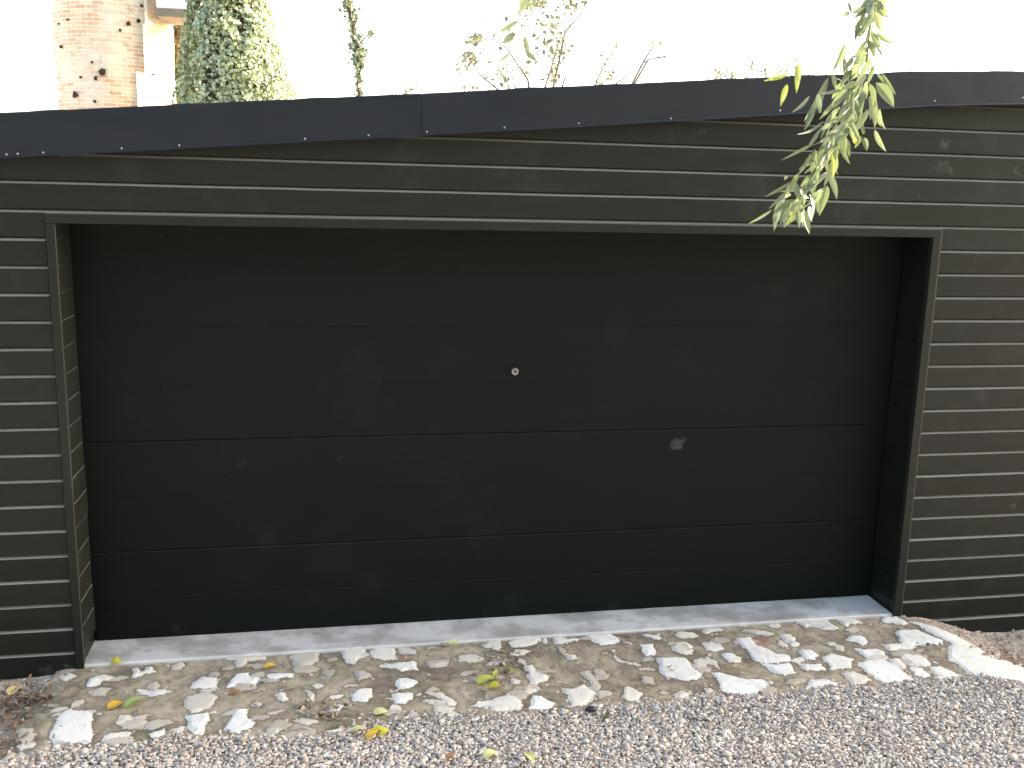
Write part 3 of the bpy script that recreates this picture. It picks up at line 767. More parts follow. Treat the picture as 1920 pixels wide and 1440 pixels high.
LV = [(1585,80,1560,135,10),(1583,107,1592,155,9),(1553,145,1507,228,12),(1533,175,1538,212,9),(1518,180,1483,212,6),(1578,168,1538,175,6),
(1561,137,1567,168,7),(1525,200,1508,245,11),(1565,190,1535,225,7),(1575,200,1550,235,8),(1642,155,1676,201,18),(1643,137,1666,165,5),(1653,137,1680,178,7),
(1645,8,1598,35,9),(1642,20,1618,50,12),(1610,38,1602,78,8),(1650,5,1666,25,8),(1643,60,1676,82,8),(1640,-6,1612,14,9),(1638,12,1596,24,13),(1642,5,1668,34,12),(1634,28,1612,62,14),(1640,22,1650,58,12),(1630,50,1604,70,13),(1634,58,1654,92,10),(1628,75,1640,108,10),(1626,88,1600,108,12),(1644,-14,1670,8,10),(1624,104,1608,132,10),(1600,104,1582,130,9),(1612,120,1588,142,11),(1636,2,1630,36,12),(1646,0,1658,30,11),(1650,-8,1638,24,13),(1640,10,1652,44,10),(1632,30,1600,52,9),(1625,45,1610,72,10),(1640,40,1660,60,6),(1594,22,1580,30,8),(1590,4,1598,26,8),(1655,10,1640,34,10),(1630,72,1604,112,7),(1640,82,1657,110,5),(1632,98,1600,128,6),
(1650,204,1661,243,10),(1640,243,1662,285,8),(1620,258,1625,283,9),(1615,255,1602,278,8),(1611,229,1594,252,9),(1560,211,1539,262,7),(1544,227,1494,252,5),
(1562,249,1537,267,6),(1526,269,1464,301,5),(1575,258,1594,308,8),(1586,258,1593,296,9),(1560,286,1533,325,12),(1528,279,1521,328,11),(1521,287,1496,328,6),
(1553,323,1569,374,11),(1551,348,1536,405,17),(1541,353,1523,384,11),(1488,339,1434,369,6),(1475,359,1441,392,6),(1471,368,1451,434,14),(1448,393,1402,420,5),
(1508,393,1518,439,13),(1519,386,1522,416,9),(1488,341,1496,374,12),(1497,325,1479,364,8),(1500,355,1518,372,8),(1478,384,1463,426,7),(1483,345,1476,372,7),
(1590,160,1560,205,12),(1600,165,1575,215,13),(1612,150,1590,190,12),(1620,170,1612,230,12),(1630,180,1640,240,12),(1600,205,1570,250,12),(1590,215,1600,260,10),
(1640,170,1632,225,11),(1625,140,1600,160,9),(1610,130,1595,150,8),(1622,100,1630,140,7),(1555,262,1530,300,10),(1560,300,1545,350,9),(1535,310,1520,360,10),(1548,250,1570,290,9),
(1515,330,1502,372,9),(1505,372,1490,410,7),(1530,372,1533,400,6),(1545,180,1520,215,8),(1628,205,1607,245,9),(1637,200,1652,238,8),(1598,130,1574,165,9),(1608,212,1622,250,10),(1640,120,1625,160,7),
(1622,20,1606,60,8),(1636,45,1622,80,8),(1627,115,1612,140,6),(1570,230,1555,275,9),(1585,240,1562,270,8),(1540,240,1518,275,6)]
stem = LMB()
def px_path(pts, y0): return [on_y(a, b, y0 + 0.02 * math.sin(i * 1.3)) for i, (a, b) in enumerate(pts)]
main = px_path([(1655, -600), (1650, -300), (1642, -80), (1638, 0), (1630, 60), (1626, 110), (1615, 160), (1590, 215), (1566, 262), (1545, 305), (1522, 345), (1500, 385), (1482, 400)], YW)
main[0] = (3.25, -2.05, 4.8)
stem.tube(main, [.008, .006, .005, .0045, .004, .0038, .0035, .003, .0026, .0022, .0018, .0014, .0008], 6)
for pth in [[(1630, 60), (1650, 75), (1660, 90)], [(1615, 160), (1640, 175), (1648, 215)], [(1590, 215), (1560, 225), (1540, 232)], [(1566, 262), (1535, 268), (1524, 272)],
            [(1600, 190), (1575, 150), (1550, 140)], [(1500, 330), (1478, 352), (1460, 380)], [(1550, 140), (1500, 110), (1480, 145)], [(1626, 110), (1600, 105), (1585, 90)]]:
    stem.tube(px_path(pth, YW), [.002, .0015, .0008], 5)
hb = stem.build('hanging_branch', M_WS, wt, smooth=True)
lf = LMB()
for (a, b, c, d, w_) in LV:
    y0 = yj(.09); dist = (y0 - CAM[1])
    lf_w = w_ / F * dist * 1.25
    tipy = y0 + random.uniform(-.05, .05)
    vd = Vector(CAM) - Vector(on_y((a + c) / 2, (b + d) / 2, y0))
    nrm = (vd.normalized() + rv(.55))
    blade(lf, on_y(a, b, y0), on_y(c, d, tipy), lf_w, nrm, random.uniform(-.08, .08), random.uniform(.1, .5), bend=random.uniform(-.07, .07))
for q in range(120):
    t = random.random() ** 1.3; i_ = min(int(t * 6), 5); pxs = [(1640, 85), (1605, 190), (1580, 235), (1556, 280), (1535, 320), (1510, 365), (1495, 395)]
    f_ = t * 6 - i_; a = pxs[i_][0] * (1 - f_) + pxs[i_ + 1][0] * f_ + random.gauss(0, 16 * (1 - .5 * t)); b = pxs[i_][1] * (1 - f_) + pxs[i_ + 1][1] * f_ + random.gauss(0, 9)
    if b < 100: continue
    y0 = yj(.14); L = random.uniform(26, 52); an = random.gauss(rad(112), .4)
    vd = Vector(CAM) - Vector(on_y(a, b, y0))
    blade(lf, on_y(a, b, y0), on_y(a + L * math.cos(an), b + L * math.sin(an) * .95, y0 + random.uniform(-.05, .05)), random.uniform(7, 12) / F * (y0 - CAM[1]), vd.normalized() + rv(.9), random.uniform(-.1, .1), random.uniform(.1, .5), bend=random.uniform(-.09, .09))
lf.build('leaves', M_WL, hb)
M_YL = mat_leaf('yellow_leaves', [(.28, .31, .08), (.34, .36, .09), (.25, .30, .10)], .3)
yl = LMB()
for (a, b, c, d, w_) in [(1476,158,1463,200,9),(1497,118,1493,176,10),(1475,141,1432,152,7),(1566,272,1562,334,10),(1497,388,1474,419,7),(1533,176,1537,212,8),(1481,362,1472,372,8),(1476,330,1470,338,5),(1600,255,1606,272,8)]:
    y0 = yj(.07); vd = Vector(CAM) - Vector(on_y(a, b, y0))
    blade(yl, on_y(a, b, y0), on_y(c, d, y0 + random.uniform(-.03, .03)), w_ / F * (y0 - CAM[1]) * 1.2, vd.normalized() + rv(.3), .03, .25)
yo_ = yl.build('leaves', M_YL, hb); yo_['label'] = 'yellow autumn leaves among the green'
# second twig, high in the middle
st2 = LMB(); m2 = px_path([(1010, -700), (1005, -300), (1000, -60), (992, 0), (985, 40), (980, 75), (990, 110)], YW); m2[0] = (2.1, -2.05, 4.4)
st2.tube(m2, [.006, .005, .003, .0025, .002, .0015, .0008], 6)
hb2 = st2.build('hanging_branch', M_WS, wt, smooth=True)
l2 = LMB()
for (a, b, c, d, w_) in [(1000,-14,967,33,9),(973,38,934,63,7),(983,68,992,112,9),(958,97,930,122,5),(988,-20,975,20,10),(1012,-30,1000,10,10),(990,0,1002,30,5),(984,95,1008,116,7)]:
    y0 = yj(.05); vd = Vector(CAM) - Vector(on_y(a, b, y0))
    blade(l2, on_y(a, b, y0), on_y(c, d, y0 + .02), w_ / F * (y0 - CAM[1]) * 1.2, vd.normalized() + rv(.3), .03, .2)
blade(l2, on_y(962, 66, YW), on_y(942, 82, YW), .022, (0, -1, .2), .05, .2, shape='ov')
l2.build('leaves', M_WL, hb2)
# crown above and behind the viewer
cr = LMB()
for s_ in range(70):
    bx, by = random.uniform(5.4, 10.5), random.uniform(-10.5, -5.2); top = random.uniform(5.2, 7.4)
    pts = []; x, y, z = bx, by, top
    for q in range(int(random.uniform(10, 26))):
        z -= .16; x += random.uniform(-.03, .03); y += random.uniform(-.03, .03)
        if z < 1.7: break
        for r_ in range(3):
            b_ = Vector((x, y, z)) + rv(.08); t_ = b_ + Vector((random.uniform(-.09, .09), random.uniform(-.09, .09), -random.uniform(.09, .17)))
            blade(cr, b_, t_, .024, rv(1), .05, .2, n=3)
cr.build('crown', M_WL, wt)

# ---- wood added behind the viewer, unseen, to darken what the facade reflects
def wood():
    r_ = np.random.default_rng(77); n = 36000
    x = r_.uniform(-26, 26, n); z = r_.uniform(.0, 13.5, n); y = -17 + r_.normal(0, .9, n)
    k = z < 10.5 + 3.2 * fractal(x, y * 0, .25, 201, 4)
    P_ = np.stack([x, y, z], 1)[k]; N_ = np.tile([0, 1.0, .3], (len(P_), 1))
    o = leaf_cloud('wood', mat_leaf('wood_leaves', [(.035, .05, .02), (.06, .08, .03), (.09, .09, .03)], .2), None, (P_, N_), .22, (0, 0, 0))
    tag(o, 'leafy wood added unseen opposite the garage to darken its reflections', 'wood', kind='stuff')

# ---- ruin tower and the rest behind the garage
def mat_brick():
    n = NT('old_brick')
    tc = n.n('ShaderNodeUVMap'); br = n.n('ShaderNodeTexBrick')
    n.l(tc.outputs[0], br.inputs['Vector'])
    br.inputs['Scale'].default_value = 1.0; br.inputs['Brick Width'].default_value = .22; br.inputs['Row Height'].default_value = .07
    br.inputs['Mortar Size'].default_value = .009; br.inputs['Mortar Smooth'].default_value = .3; br.inputs['Bias'].default_value = 0
    br.inputs['Color1'].default_value = (.66, .37, .20, 1); br.inputs['Color2'].default_value = (.78, .62, .43, 1); br.inputs['Mortar'].default_value = (.80, .74, .60, 1)
    v = n.pos()
    c = n.mix(n.ramp(n.noise(v, 1.2, 6), [(.46, 0), (.68, 1)]), br.outputs['Color'], (.82, .74, .58))
    c = n.mix(n.math('MULTIPLY', n.ramp(n.noise(v, 7, 5), [(.6, 0), (.7, 1)]), .4), c, (.30, .20, .12))
    n.col(c); n.rough(.9); n.normal(n.bump(n.noise(v, 9, 6, .7), .8, .05, n.bump(br.outputs['Fac'], .6, -.02))); return n.m
M_BR = mat_brick()
M_STONE = simple('pale_stone', (.84, .82, .76), .85, .15, 5, .4, .03)
tw = empty('brick_tower', (-2.4, 15.2, 0))
tag(tw, 'ruined round brick tower with put-log holes rising behind the left roof edge', 'tower')
# plan: convex section, left silhouette and right face turned to the sun
cx0, cy0, r0 = -2.45, 15.6, 1.06
nu, nv = 96, 150; HT = 8.0
vs = []; uv = []
holes = [(192, 136, .085), (180, 147, .04), (142, 178, .07), (240, 45, .05), (259, 39, .045), (264, 11, .035), (225, 57, .03), (152, 145, .025), (116, 88, .03), (173, 117, .025), (178, 190, .035), (287, 140, .025), (112, 45, .02), (128, 37, .02)]
def tower_hit(px, py):
    v = ray(px, py); o = CAM[:2] - np.array([cx0, cy0]); dd = v[:2]
    a = dd @ dd; b = 2 * o @ dd; c = o @ o - r0 * r0; disc = b * b - 4 * a * c
    if disc < 0: return None
    t = (-b - math.sqrt(disc)) / (2 * a); return CAM + t * v
hh_ = [(Vector(tower_hit(a, b)), r_ * .8) for a, b, r_ in holes if tower_hit(a, b) is not None]
bm = bmesh.new(); uvl = bm.loops.layers.uv.new('UVMap'); ring = []
for j in range(nv + 1):
    z = -0.1 + (HT + .1) * j / nv; row = []
    for i in range(nu):
        t = 2 * math.pi * i / nu; rr = r0 + .02 * mnoise.noise(Vector((math.cos(t) * 3, math.sin(t) * 3, z * 2)))
        row.append(bm.verts.new((cx0 + rr * math.cos(t) + 2.4, cy0 + rr * math.sin(t) - 15.2, z)))
    ring.append(row)
for j in range(nv):
    for i in range(nu):
        f_ = bm.faces.new((ring[j][i], ring[j][(i + 1) % nu], ring[j + 1][(i + 1) % nu], ring[j + 1][i]))
        for lp, (ii, jj) in zip(f_.loops, ((i, j), (i + 1, j), (i + 1, j + 1), (i, j + 1))): lp[uvl].uv = (ii / nu * 2 * math.pi * r0, jj / nv * HT)
top = bm.faces.new(ring[-1])
me = bpy.data.meshes.new('wall'); bm.to_mesh(me); bm.free(); me.materials.append(M_BR)
link(bpy.data.objects.new('wall', me), tw)
M_HOLE = simple('hole_shadow', (.045, .028, .018), 1, .4, 20, .5, .02)
for p, r_ in hh_:                                  # irregular plugs coloured dark for the shade inside the holes
    mb = MB(); c0 = Vector((cx0, cy0, p.z)); nrm = (p - c0).normalized(); tang = Vector((0, 0, 1)).cross(nrm); n_ = 11
    vs = []
    for q in range(n_):
        a = 2 * math.pi * q / n_; rr = r_ * random.uniform(.65, 1.2)
        vs.append(p + nrm * .035 + tang * rr * math.cos(a) + Vector((0, 0, 1)) * rr * 1.15 * math.sin(a))
    for q in range(n_): vs.append(p - nrm * .15 + (vs[q] - p) * .6)
    vs = [(x + 2.4, y - 15.2, z) for x, y, z in vs]
    mb.add(vs, [tuple(range(n_))] + [(q, (q + 1) % n_, n_ + (q + 1) % n_, n_ + q) for q in range(n_)] + [tuple(range(2 * n_ - 1, n_ - 1, -1))])
    mb.build('put_log_hole', M_HOLE, tw)
# stone quoin mass right of the tower with its stepped edge, and the lintel
def W(px, py, Y): return on_y(px, py, Y)
qn = MB()
def blk(px0, px1, py0, py1, Y0, Y1):              # each course is a wedge whose long face looks towards the sun
    a = W(px0, py1, Y0); b = W(px0, py0, Y0); c = W(px1, py1, Y1); z0_, z1_ = a[2], b[2]
    fp = [(a[0], Y0), (c[0], Y1), (c[0] - .1, Y1 + .5), (a[0] - .25, Y1 + .3)]
    fp = [(x + 2.4, y - 15.2) for x, y in fp]
    qn.add([(x, y, z0_) for x, y in fp] + [(x, y, z1_) for x, y in fp], [(0, 3, 2, 1), (4, 5, 6, 7), (0, 1, 5, 4), (1, 2, 6, 5), (2, 3, 7, 6), (3, 0, 4, 7)])
blk(272, 291, -160, 18, 14.62, 15.5); blk(272, 310, 34, 44, 14.60, 15.5); blk(272, 294, 18.5, 33.5, 14.63, 15.5); blk(272, 296, 44.5, 133, 14.62, 15.5); blk(270, 313, 133.5, 420, 14.60, 15.5)
qn.build('quoin_stones', M_STONE, tw, bevel=.02)
ln = MB(); a = W(291, 30, 14.5); b = W(352, 20, 14.5)
ln.box(a[0] + 2.4 + .02, b[0] + 2.4 + .15, 14.5 - 15.2, 15.4 - 15.2, a[2], b[2] + .02); a2 = W(291, 18, 14.4); b2 = W(352, -60, 14.4)
ln.build('lintel', simple('weathered_beam', (.20, .17, .13), .9, .3, 6, .3, .02), tw, bevel=.01)
up = MB(); up.box(a[0] + 2.4 + .02, b[0] + 2.4 + .15, 14.52 - 15.2, 15.4 - 15.2, b[2] + .022, b[2] + 3.2); up.build('upper_wall', M_STONE, tw, bevel=.02)

def leaf_cloud(name, mat, parent, pts, size, off, up_bias=.3, nfaces=1):
    """pts n,3 positions; normals n,3 outward; builds small folded leaves"""
    P_, N_ = pts; n = len(P_); r_ = np.random.default_rng(len(name) + n)
    nr = N_ + r_.normal(0, .55, (n, 3)); nr /= np.linalg.norm(nr, axis=1)[:, None]
    up_ = r_.normal(0, 1, (n, 3)); s_ = np.cross(nr, up_); s_ /= np.linalg.norm(s_, axis=1)[:, None]; u_ = np.cross(s_, nr)
    sz_ = size * r_.uniform(.6, 1.35, n)[:, None]
    V = np.stack([P_ - u_ * sz_, P_ - u_ * sz_ * .1 + s_ * sz_ * .8 + nr * sz_ * .15, P_ + u_ * sz_, P_ - u_ * sz_ * .1 - s_ * sz_ * .8 + nr * sz_ * .15], 1) - np.array(off)
    f = np.arange(4 * n).reshape(n, 4)
    f3 = np.stack([f[:, [0, 1, 2]], f[:, [0, 2, 3]]], 1).reshape(-1, 3)
    return mesh_obj(name, V.reshape(-1, 3), f3, mat, parent)
M_IVY = mat_leaf('ivy_leaves', [(.15, .20, .11), (.28, .33, .18), (.40, .44, .27), (.52, .56, .38), (.30, .36, .24)], .2, .35)
wood()
# ivy mantled column
it = empty('ivy_tree', (-.05, 13, 0))
tag(it, 'broad ivy-smothered tree trunk rising beside the brick tower', 'tree')
YI = 13.0
prof = [(-0.1, -1.25, 1.15)] + [(W(0, q, YI)[2], W(a, q, YI)[0], W(b, q, YI)[0]) for q, a, b in [(330, 315, 585), (200, 325, 556), (150, 335, 552), (100, 341, 540), (50, 346, 518), (0, 350, 505), (-60, 362, 490), (-160, 385, 470), (-260, 410, 440)]]
zs_ = [p[0] for p in prof]; mid_ = [(p[1] + p[2]) / 2 for p in prof]; hw = [(p[2] - p[1]) / 2 for p in prof]
tkk = MB(); tkk.tube([(np.interp(z, zs_, mid_) + .05, YI - 13, z) for z in np.linspace(-.1, zs_[-1] - .4, 9)], [max(.1, np.interp(z, zs_, hw) * .62) for z in np.linspace(-.1, zs_[-1] - .4, 9)], 14)
tkk.build('trunk', simple('ivy_bark', (.06, .05, .03), .95, .3, 10, .5, .03), it, smooth=True)
r_ = np.random.default_rng(21); N = 46000
z = r_.uniform(0.5, zs_[-1], N); th_ = r_.uniform(0, 2 * math.pi, N)
hwz = np.interp(z, zs_, hw); cl_ = fractal(th_ * 3, z * 2.2, 1.6, 131, 4)
lump = .78 + .36 * cl_ ; rr = hwz * (lump + r_.uniform(-.14, .06, N))
keepi = r_.random(N) < np.clip((cl_ - .22) * 4, .25, 1)
px_ = np.interp(z, zs_, mid_) + rr * np.cos(th_); py_ = YI + .85 * rr * np.sin(th_)
Pn = np.stack([px_, py_, z], 1)[keepi]; Nn = np.stack([np.cos(th_), np.sin(th_), .35 + 0 * z], 1)[keepi]
leaf_cloud('crown', M_IVY, it, (Pn, Nn), .035, (-.05, 13, 0))
# brown shaded shrub in the gap
SX = on_y(322, 100, 16.6)[0]
bs = empty('brown_shrub', (SX, 16.6, 0)); tag(bs, 'brownish leafy shrub seen in the gap between brick tower and ivy', 'shrub')
mb = MB()
for q in range(7): mb.tube([(0, 0, 0), (random.uniform(-.3, .3), random.uniform(-.2, .2), 2.4), (random.uniform(-.7, .7), random.uniform(-.4, .4), 5.6)], [.04, .03, .01], 6)
mb.build('stem', M_WS, bs)
n_ = 9000; z = r_.uniform(1.5, 5.75, n_); ang = r_.uniform(0, 6.28, n_); rad_ = .66 * np.sqrt(r_.random(n_))
Pn = np.stack([SX + rad_ * np.cos(ang), 16.6 + .6 * rad_ * np.sin(ang), z], 1); Nn = np.stack([np.cos(ang), np.sin(ang), .3 + 0 * z], 1)
leaf_cloud('foliage', mat_leaf('brown_leaves', [(.11, .075, .04), (.085, .085, .035), (.15, .105, .055), (.05, .06, .025)], .2, .6), bs, (Pn, Nn), .055, (SX, 16.6, 0))
# slim ivy stem
ps = empty('ivy_stem_tree', tuple(on_y(674, 300, 11)[:2]) + (0,)); tag(ps, 'slender leaning ivy-wrapped stem standing alone above the roof', 'tree')
ox, oy = ps.location.x, ps.location.y
pth = [on_y(a, b, 11) for a, b in [(680, 420), (674, 250), (672, 190), (674, 150), (673, 110), (668, 75), (660, 40), (652, 0), (648, -60), (655, -140)]]
pth = [(ox, oy, -.1)] + pth
mb = MB(); mb.tube([(x - ox, y - oy, z) for x, y, z in pth], [.07, .06, .05, .05, .045, .045, .04, .04, .035, .03, .01], 8)
mb.tube([(x - ox, y - oy, z) for x, y, z in [on_y(672, 85, 11), on_y(685, 70, 11.1), on_y(698, 60, 11.2)]], [.02, .014, .006], 5)
mb.tube([(x - ox, y - oy, z) for x, y, z in [on_y(672, 100, 11), on_y(662, 95, 10.9), on_y(656, 86, 10.8)]], [.02, .014, .006], 5)
mb.build('trunk', simple('slim_bark', (.10, .085, .06), .9, .3, 20, .4, .01), ps, smooth=True)
PP = []; NN = []
for (a, b, sx, sy, n_) in [(673, 108, 9, 18, 210), (652, 5, 8, 12, 70), (660, 35, 9, 14, 80), (668, 70, 8, 14, 60), (694, 64, 6, 6, 14), (658, 90, 5, 6, 22), (672, 145, 8, 12, 40), (673, 175, 5, 10, 20), (650, -60, 12, 40, 160), (655, -140, 20, 40, 200), (676, 250, 10, 50, 160)]:
    for q in range(n_):
        x, y, z = on_y(random.gauss(a, sx * .6), random.gauss(b, sy * .6), 11 + random.gauss(0, .12)); PP.append((x, y, z)); NN.append(rv(1)[:])
leaf_cloud('foliage', mat_leaf('shaded_ivy', [(.10, .13, .08), (.16, .19, .11), (.20, .24, .15), (.08, .10, .07)], .1, .5), ps, (np.array(PP), np.array(NN)), .042, (ox, oy, 0))

# thin leafed trees behind the roof
M_THIN = mat_leaf('thin_leaves', [(.13, .12, .11), (.17, .16, .12), (.26, .28, .12), (.18, .155, .15)], .12, .5)
def thin_tree(name, label, rootpx, Y, branches, clusters, trunk_r=.035, lsz=.04):
    bx = on_y(rootpx, 300, Y)[0]; o = empty(name, (bx, Y, 0)); tag(o, label, 'tree')
    mb = MB(); tip = on_y(*branches[0][0], Y)
    mb.tube([(0, 0, -.1), (.05, .02, 1.2), (tip[0] - bx, 0, max(1.3, tip[2] - .8))], [trunk_r * 1.5, trunk_r, trunk_r * .8], 8)
    for br in branches:
        p3 = [on_y(a, b, Y + .15 * math.sin(i + a)) for i, (a, b) in enumerate(br)]
        p3 = [(x - bx, y - Y, z) for x, y, z in p3]; st_ = (tip[0] - bx, 0, max(1.3, tip[2] - .8))
        mb.tube([st_] + p3, [trunk_r * .6] + list(np.linspace(.018, .006, len(p3))), 5)
    mb.build('trunk', simple(name + '_bark', (.15, .12, .10), .9, .3, 20, .3, .01), o, smooth=True)
    PP = []; NN = []
    for (a, b, sx, sy, n_) in clusters:
        for q in range(int(n_ * 1.9)):
            x, y, z = on_y(random.gauss(a, sx * .62), random.gauss(b, sy * .62), Y + random.gauss(0, .3)); PP.append((x, y, z)); NN.append(rv(1)[:])
    leaf_cloud('foliage', M_THIN, o, (np.array(PP), np.array(NN)), lsz, (bx, Y, 0)); return o
thin_tree('young_tree', 'thin pale leafed young tree in the middle above the roof edge', 1000, 10,
          [[(1010, 200), (1030, 140), (1045, 90), (1060, 40), (1090, -10)], [(1000, 190), (962, 160), (960, 130)], [(960, 190), (900, 140), (880, 110)], [(1050, 175), (1060, 145), (1067, 120)], [(990, 150), (950, 90), (900, 60)], [(1060, 60), (1095, 20), (1100, -30)]],
          [(1030, 75, 22, 26, 60), (1050, 100, 16, 20, 30), (1075, 10, 22, 14, 46), (1010, 8, 16, 10, 22), (895, 72, 18, 10, 30), (885, 108, 16, 12, 34), (870, 125, 12, 12, 12), (940, 140, 30, 18, 26), (1035, 145, 14, 16, 34), (990, 120, 20, 16, 22), (960, 60, 40, 50, 26), (1030, 40, 20, 18, 24), (880, 162, 12, 8, 10), (1000, -60, 80, 40, 240)], lsz=.038)
thin_tree('bare_branched_tree', 'nearly bare tree with one long slanting branch above the roof', 1150, 12,
          [[(1135, 170), (1165, 150), (1195, 128), (1220, 108)], [(1110, 170), (1130, 130), (1150, 95), (1158, 82)], [(1120, 165), (1140, 148), (1148, 138)], [(1210, 110), (1228, 82), (1236, 78)], [(1215, 112), (1245, 106), (1255, 108)]],
          [(1145, 142, 9, 9, 16), (1135, 120, 12, 16, 12), (1156, 85, 6, 6, 5), (1232, 80, 10, 5, 6), (1245, 106, 12, 4, 6), (1120, 155, 10, 6, 10)], lsz=.038)
thin_tree('low_twiggy_tree', 'low twiggy treetop just peeping over the roof left of the young tree', 750, 12,
          [[(740, 188), (760, 175), (782, 160)], [(745, 190), (733, 180), (728, 176)]],
          [(735, 180, 6, 5, 10), (762, 172, 12, 6, 14), (780, 160, 5, 4, 5)], lsz=.038)
thin_tree('yellowing_tree', 'low yellow green treetop above the roof left of the hanging willow leaves', 1430, 12,
          [[(1410, 160), (1410, 130), (1411, 108)], [(1435, 160), (1436, 135), (1436, 120)], [(1470, 160), (1475, 135), (1478, 122)], [(1490, 160), (1492, 120), (1491, 92)], [(1350, 160), (1352, 140), (1350, 130)], [(1520, 150), (1523, 138), (1524, 128)]],
          [(1360, 140, 26, 12, 44), (1410, 125, 10, 14, 22), (1436, 130, 8, 12, 16), (1470, 130, 14, 12, 26), (1492, 112, 7, 14, 12), (1524, 138, 6, 8, 8), (1390, 150, 60, 5, 60)], lsz=.032)

# ------------------------------------------------------------------ fallen leaves and bits
def lmat(name, c): return mat_leaf(name, [c, tuple(v * .8 for v in c)], .15, .55)
LM = {'y': lmat('fallen_yellow', (.74, .62, .06)), 'o': lmat('fallen_orange', (.74, .42, .05)), 'g': lmat('fallen_green', (.30, .40, .12)),
      'p': lmat('fallen_pale', (.74, .70, .30)), 'c': lmat('fallen_cream', (.66, .50, .22)), 'yg': lmat('fallen_lime', (.50, .52, .10)), 'b': lmat('fallen_brown', (.42, .20, .08))}
def gz(x, y):
    i = min(max(np.searchsorted(gx, x), 0), NX - 1); j = min(max(np.searchsorted(gy, y), 0), NY - 1)
    return float(max(zz[i, j], ghost(x, y) + .004))
def fallen(p0, p1, wpx, m, label, up_=.012):
    a = on_g(*p0); b = on_g(*p1); c = ((a[0] + b[0]) / 2, (a[1] + b[1]) / 2); z = gz(*c)
    if c[1] < gedge(c[0]): z = float(ghost(*c)) + .014
    mb = MB(); L = math.hypot(a[0] - b[0], a[1] - b[1])
    blade(mb, (a[0] - c[0], a[1] - c[1], .006), (b[0] - c[0], b[1] - c[1], .006 + random.uniform(.0, .02)), wpx / F * 5.4, (random.uniform(-.3, .3), random.uniform(-.5, .0), 1), random.uniform(.06, .14), .3, n=10, shape='ov')
    d = Vector((a[0] - b[0], a[1] - b[1], 0)).normalized()
    mb.tube([(a[0] - c[0], a[1] - c[1], .006), (a[0] - c[0] + d.x * .015, a[1] - c[1] + d.y * .015, .008)], [.0009, .0006], 4)
    o = mb.build('fallen_leaf', LM[m], recalc=False); o.location = (c[0], c[1], z + .002)
    return tag(o, label, 'leaf', 'fallen autumn leaves on the ground')
fallen((207, 1248), (227, 1250), 20, 'y', 'bright yellow leaf touching the left end of the concrete threshold')
fallen((202, 1334), (231, 1321), 16, 'o', 'orange yellow leaf beside the green leaf on the paving')
fallen((234, 1332), (266, 1316), 15, 'g', 'dull green leaf beside the orange yellow leaf on the paving')
fallen((17, 1302), (36, 1283), 17, 'c', 'pale ochre leaf on the dead leaves at the far left wall foot')
fallen((494, 1256), (517, 1251), 9, 'o', 'small orange leaf in the dirt in front of the left half of threshold')
fallen((430, 1306), (452, 1303), 10, 'b', 'tiny reddish brown leaf between white stones left')
fallen((843, 1214), (857, 1208), 11, 'p', 'small pale yellow leaf near the middle of the threshold')
fallen((895, 1288), (930, 1276), 20, 'yg', 'large lime leaf in the dark dirt patch at the middle')
fallen((918, 1290), (938, 1294), 15, 'y', 'yellow curled leaf overlapping the large lime leaf')
fallen((944, 1258), (966, 1266), 9, 'yg', 'lime leaf scrap above the leaf pair in the middle dirt patch')
fallen((925, 1272), (934, 1262), 9, 'yg', 'narrow lime leaf standing up behind the leaf pair in the middle')
fallen((700, 1342), (727, 1340), 14, 'p', 'pale yellow leaf at the gravel edge left of centre')
fallen((660, 1378), (684, 1376), 12, 'p', 'pale leaf on gravel at the left of the yellow and orange cluster')
fallen((694, 1378), (731, 1380), 13, 'y', 'golden leaf on top of the leaf cluster on the gravel')
fallen((686, 1392), (710, 1384), 12, 'o', 'orange leaf under the golden leaf on the gravel')
fallen((712, 1388), (728, 1384), 9, 'y', 'small yellow leaf right below the golden leaf on the gravel')
fallen((907, 1432), (932, 1424), 17, 'p', 'pale yellow leaf on gravel at the bottom edge near the centre')
fallen((988, 1424), (1000, 1446), 15, 'p', 'pale yellow leaf cut by the bottom edge right of centre')
fallen((836, 1436), (850, 1430), 10, 'b', 'small red brown leaf on gravel by the bottom edge')
# litter heaps
def litter(name, label, pts, cols):
    mb = MB()
    for (px0, py0, sx, sy, n_) in pts:
        for q in range(n_):
            g = on_g(random.gauss(px0, sx), random.gauss(py0, sy)); 
            if g[1] > -.01: continue
            z = float(ghost(*g)) + random.uniform(0, .02); a = random.uniform(0, 6.28); L = random.uniform(.015, .05)
            blade(mb, (g[0], g[1], z), (g[0] + L * math.cos(a), g[1] + L * math.sin(a), z + random.uniform(-.01, .02)), random.uniform(.008, .026), rv(.7) + Vector((0, 0, 1)), random.uniform(-.2, .3), .5, n=4, shape='ov')
    o = mb.build(name, mat_leaf(name + '_mat', cols, .1, .7), recalc=False); return tag(o, label, 'leaf litter', kind='stuff')
litter('leaf_litter', 'brown dead leaves heaped at the left wall foot', [(45, 1305, 28, 12, 110), (20, 1330, 40, 25, 90), (0, 1380, 30, 25, 50)], [(.13, .06, .035), (.22, .12, .07), (.34, .22, .14), (.10, .07, .05), (.5, .38, .28)])
litter('leaf_litter', 'cream and rust dead leaves at the right wall foot', [(1900, 1212, 14, 10, 70), (1870, 1222, 20, 8, 30), (1960, 1220, 25, 12, 60)], [(.40, .22, .12), (.66, .56, .42), (.24, .12, .06), (.55, .40, .28)])
litter('dirt_crumbs', 'small leaf crumbs in the dark dirt patches of the paving', [(945, 1255, 28, 16, 70), (600, 1335, 30, 12, 60), (1300, 1245, 60, 20, 16), (500, 1290, 30, 10, 16), (820, 1212, 30, 5, 16), (1740, 1218, 20, 7, 20)], [(.16, .11, .06), (.34, .26, .16), (.52, .46, .34), (.09, .06, .04)])
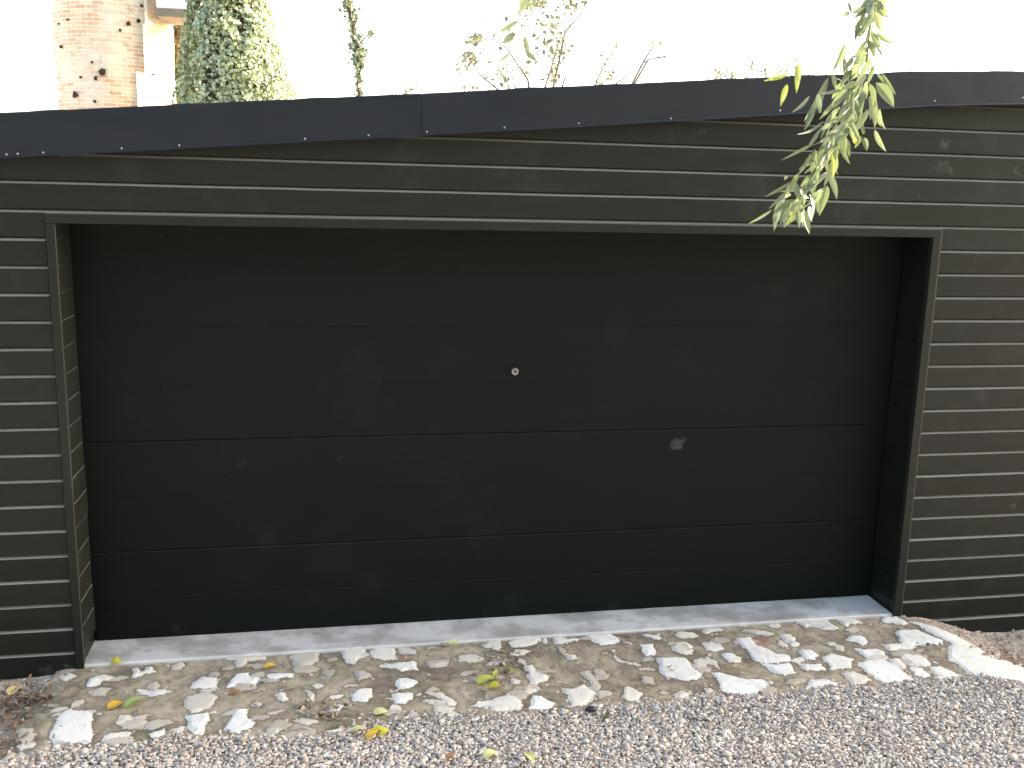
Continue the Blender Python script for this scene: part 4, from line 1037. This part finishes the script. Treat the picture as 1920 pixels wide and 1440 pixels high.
# twigs
def twig(pts, r_, label, col_=(.30, .25, .20), zoff=.012):
    g = [on_g(*p) for p in pts]; c = g[0]
    mb = MB(); mb.tube([(x - c[0], y - c[1], gz(x, y) + zoff + .004 * math.sin(i * 2) - gz(*c)) for i, (x, y) in enumerate(g)], list(np.linspace(r_, r_ * .5, len(g))), 6)
    o = mb.build('twig', simple('twig_bark', col_, .85, .2, 40, .3, .003), smooth=True); o.location = (c[0], c[1], gz(*c)); return tag(o, label, 'twig', 'twigs on the ground')
twig([(796, 1340), (809, 1350), (818, 1362), (822, 1378), (819, 1394)], .0045, 'pale curved twig lying on the gravel left of centre', (.38, .35, .33), .02)
twig([(290, 1377), (315, 1366), (345, 1364)], .003, 'dark thin twig at the gravel edge on the left', (.14, .11, .08))
twig([(75, 1300), (88, 1285), (108, 1277)], .0035, 'pale forked twig leaning at the left wall foot', (.45, .38, .32))
twig([(82, 1288), (86, 1272), (92, 1268)], .0025, 'short thin stalk against the left wall foot', (.35, .32, .26))
twig([(745, 1363), (756, 1352), (764, 1344)], .003, 'short dark twig at the gravel edge near the curved twig', (.12, .10, .07))
twig([(1290, 1357), (1320, 1363), (1340, 1372)], .003, 'dark twig lying in the gravel right of centre', (.14, .12, .11), .02)
# dark stone and tiny weed on the gravel
g = on_g(1108, 1336); bm = bmesh.new(); bmesh.ops.create_icosphere(bm, subdivisions=2, radius=1)
for v in bm.verts: v.co = Vector((v.co.x * .030, v.co.y * .017, v.co.z * .013)) * (1 + .25 * mnoise.noise(v.co * 1.7))
me = bpy.data.meshes.new('dark_pebble'); bm.to_mesh(me); bm.free(); me.materials.append(simple('black_stone', (.02, .022, .028), .5, .3, 40))
o = link(bpy.data.objects.new('dark_pebble', me)); o.location = (g[0], g[1], float(ghost(*g)) + .02); tag(o, 'single black pebble where the gravel meets the paving', 'pebble')
g = on_g(1137, 1352); mb = MB()
for q in range(14):
    a = random.uniform(0, 6.28); L = random.uniform(.015, .035)
    blade(mb, (0, 0, 0), (L * math.cos(a), L * math.sin(a), random.uniform(.008, .025)), .008, (0, 0, 1), .1, .3, n=4, shape='ov')
o = mb.build('weed', mat_leaf('weed_leaf', [(.10, .16, .05), (.16, .22, .08)], .3), recalc=False); o.location = (g[0], g[1], float(ghost(*g)) + .012); tag(o, 'tiny green weed growing in the gravel right of the black pebble', 'plant')
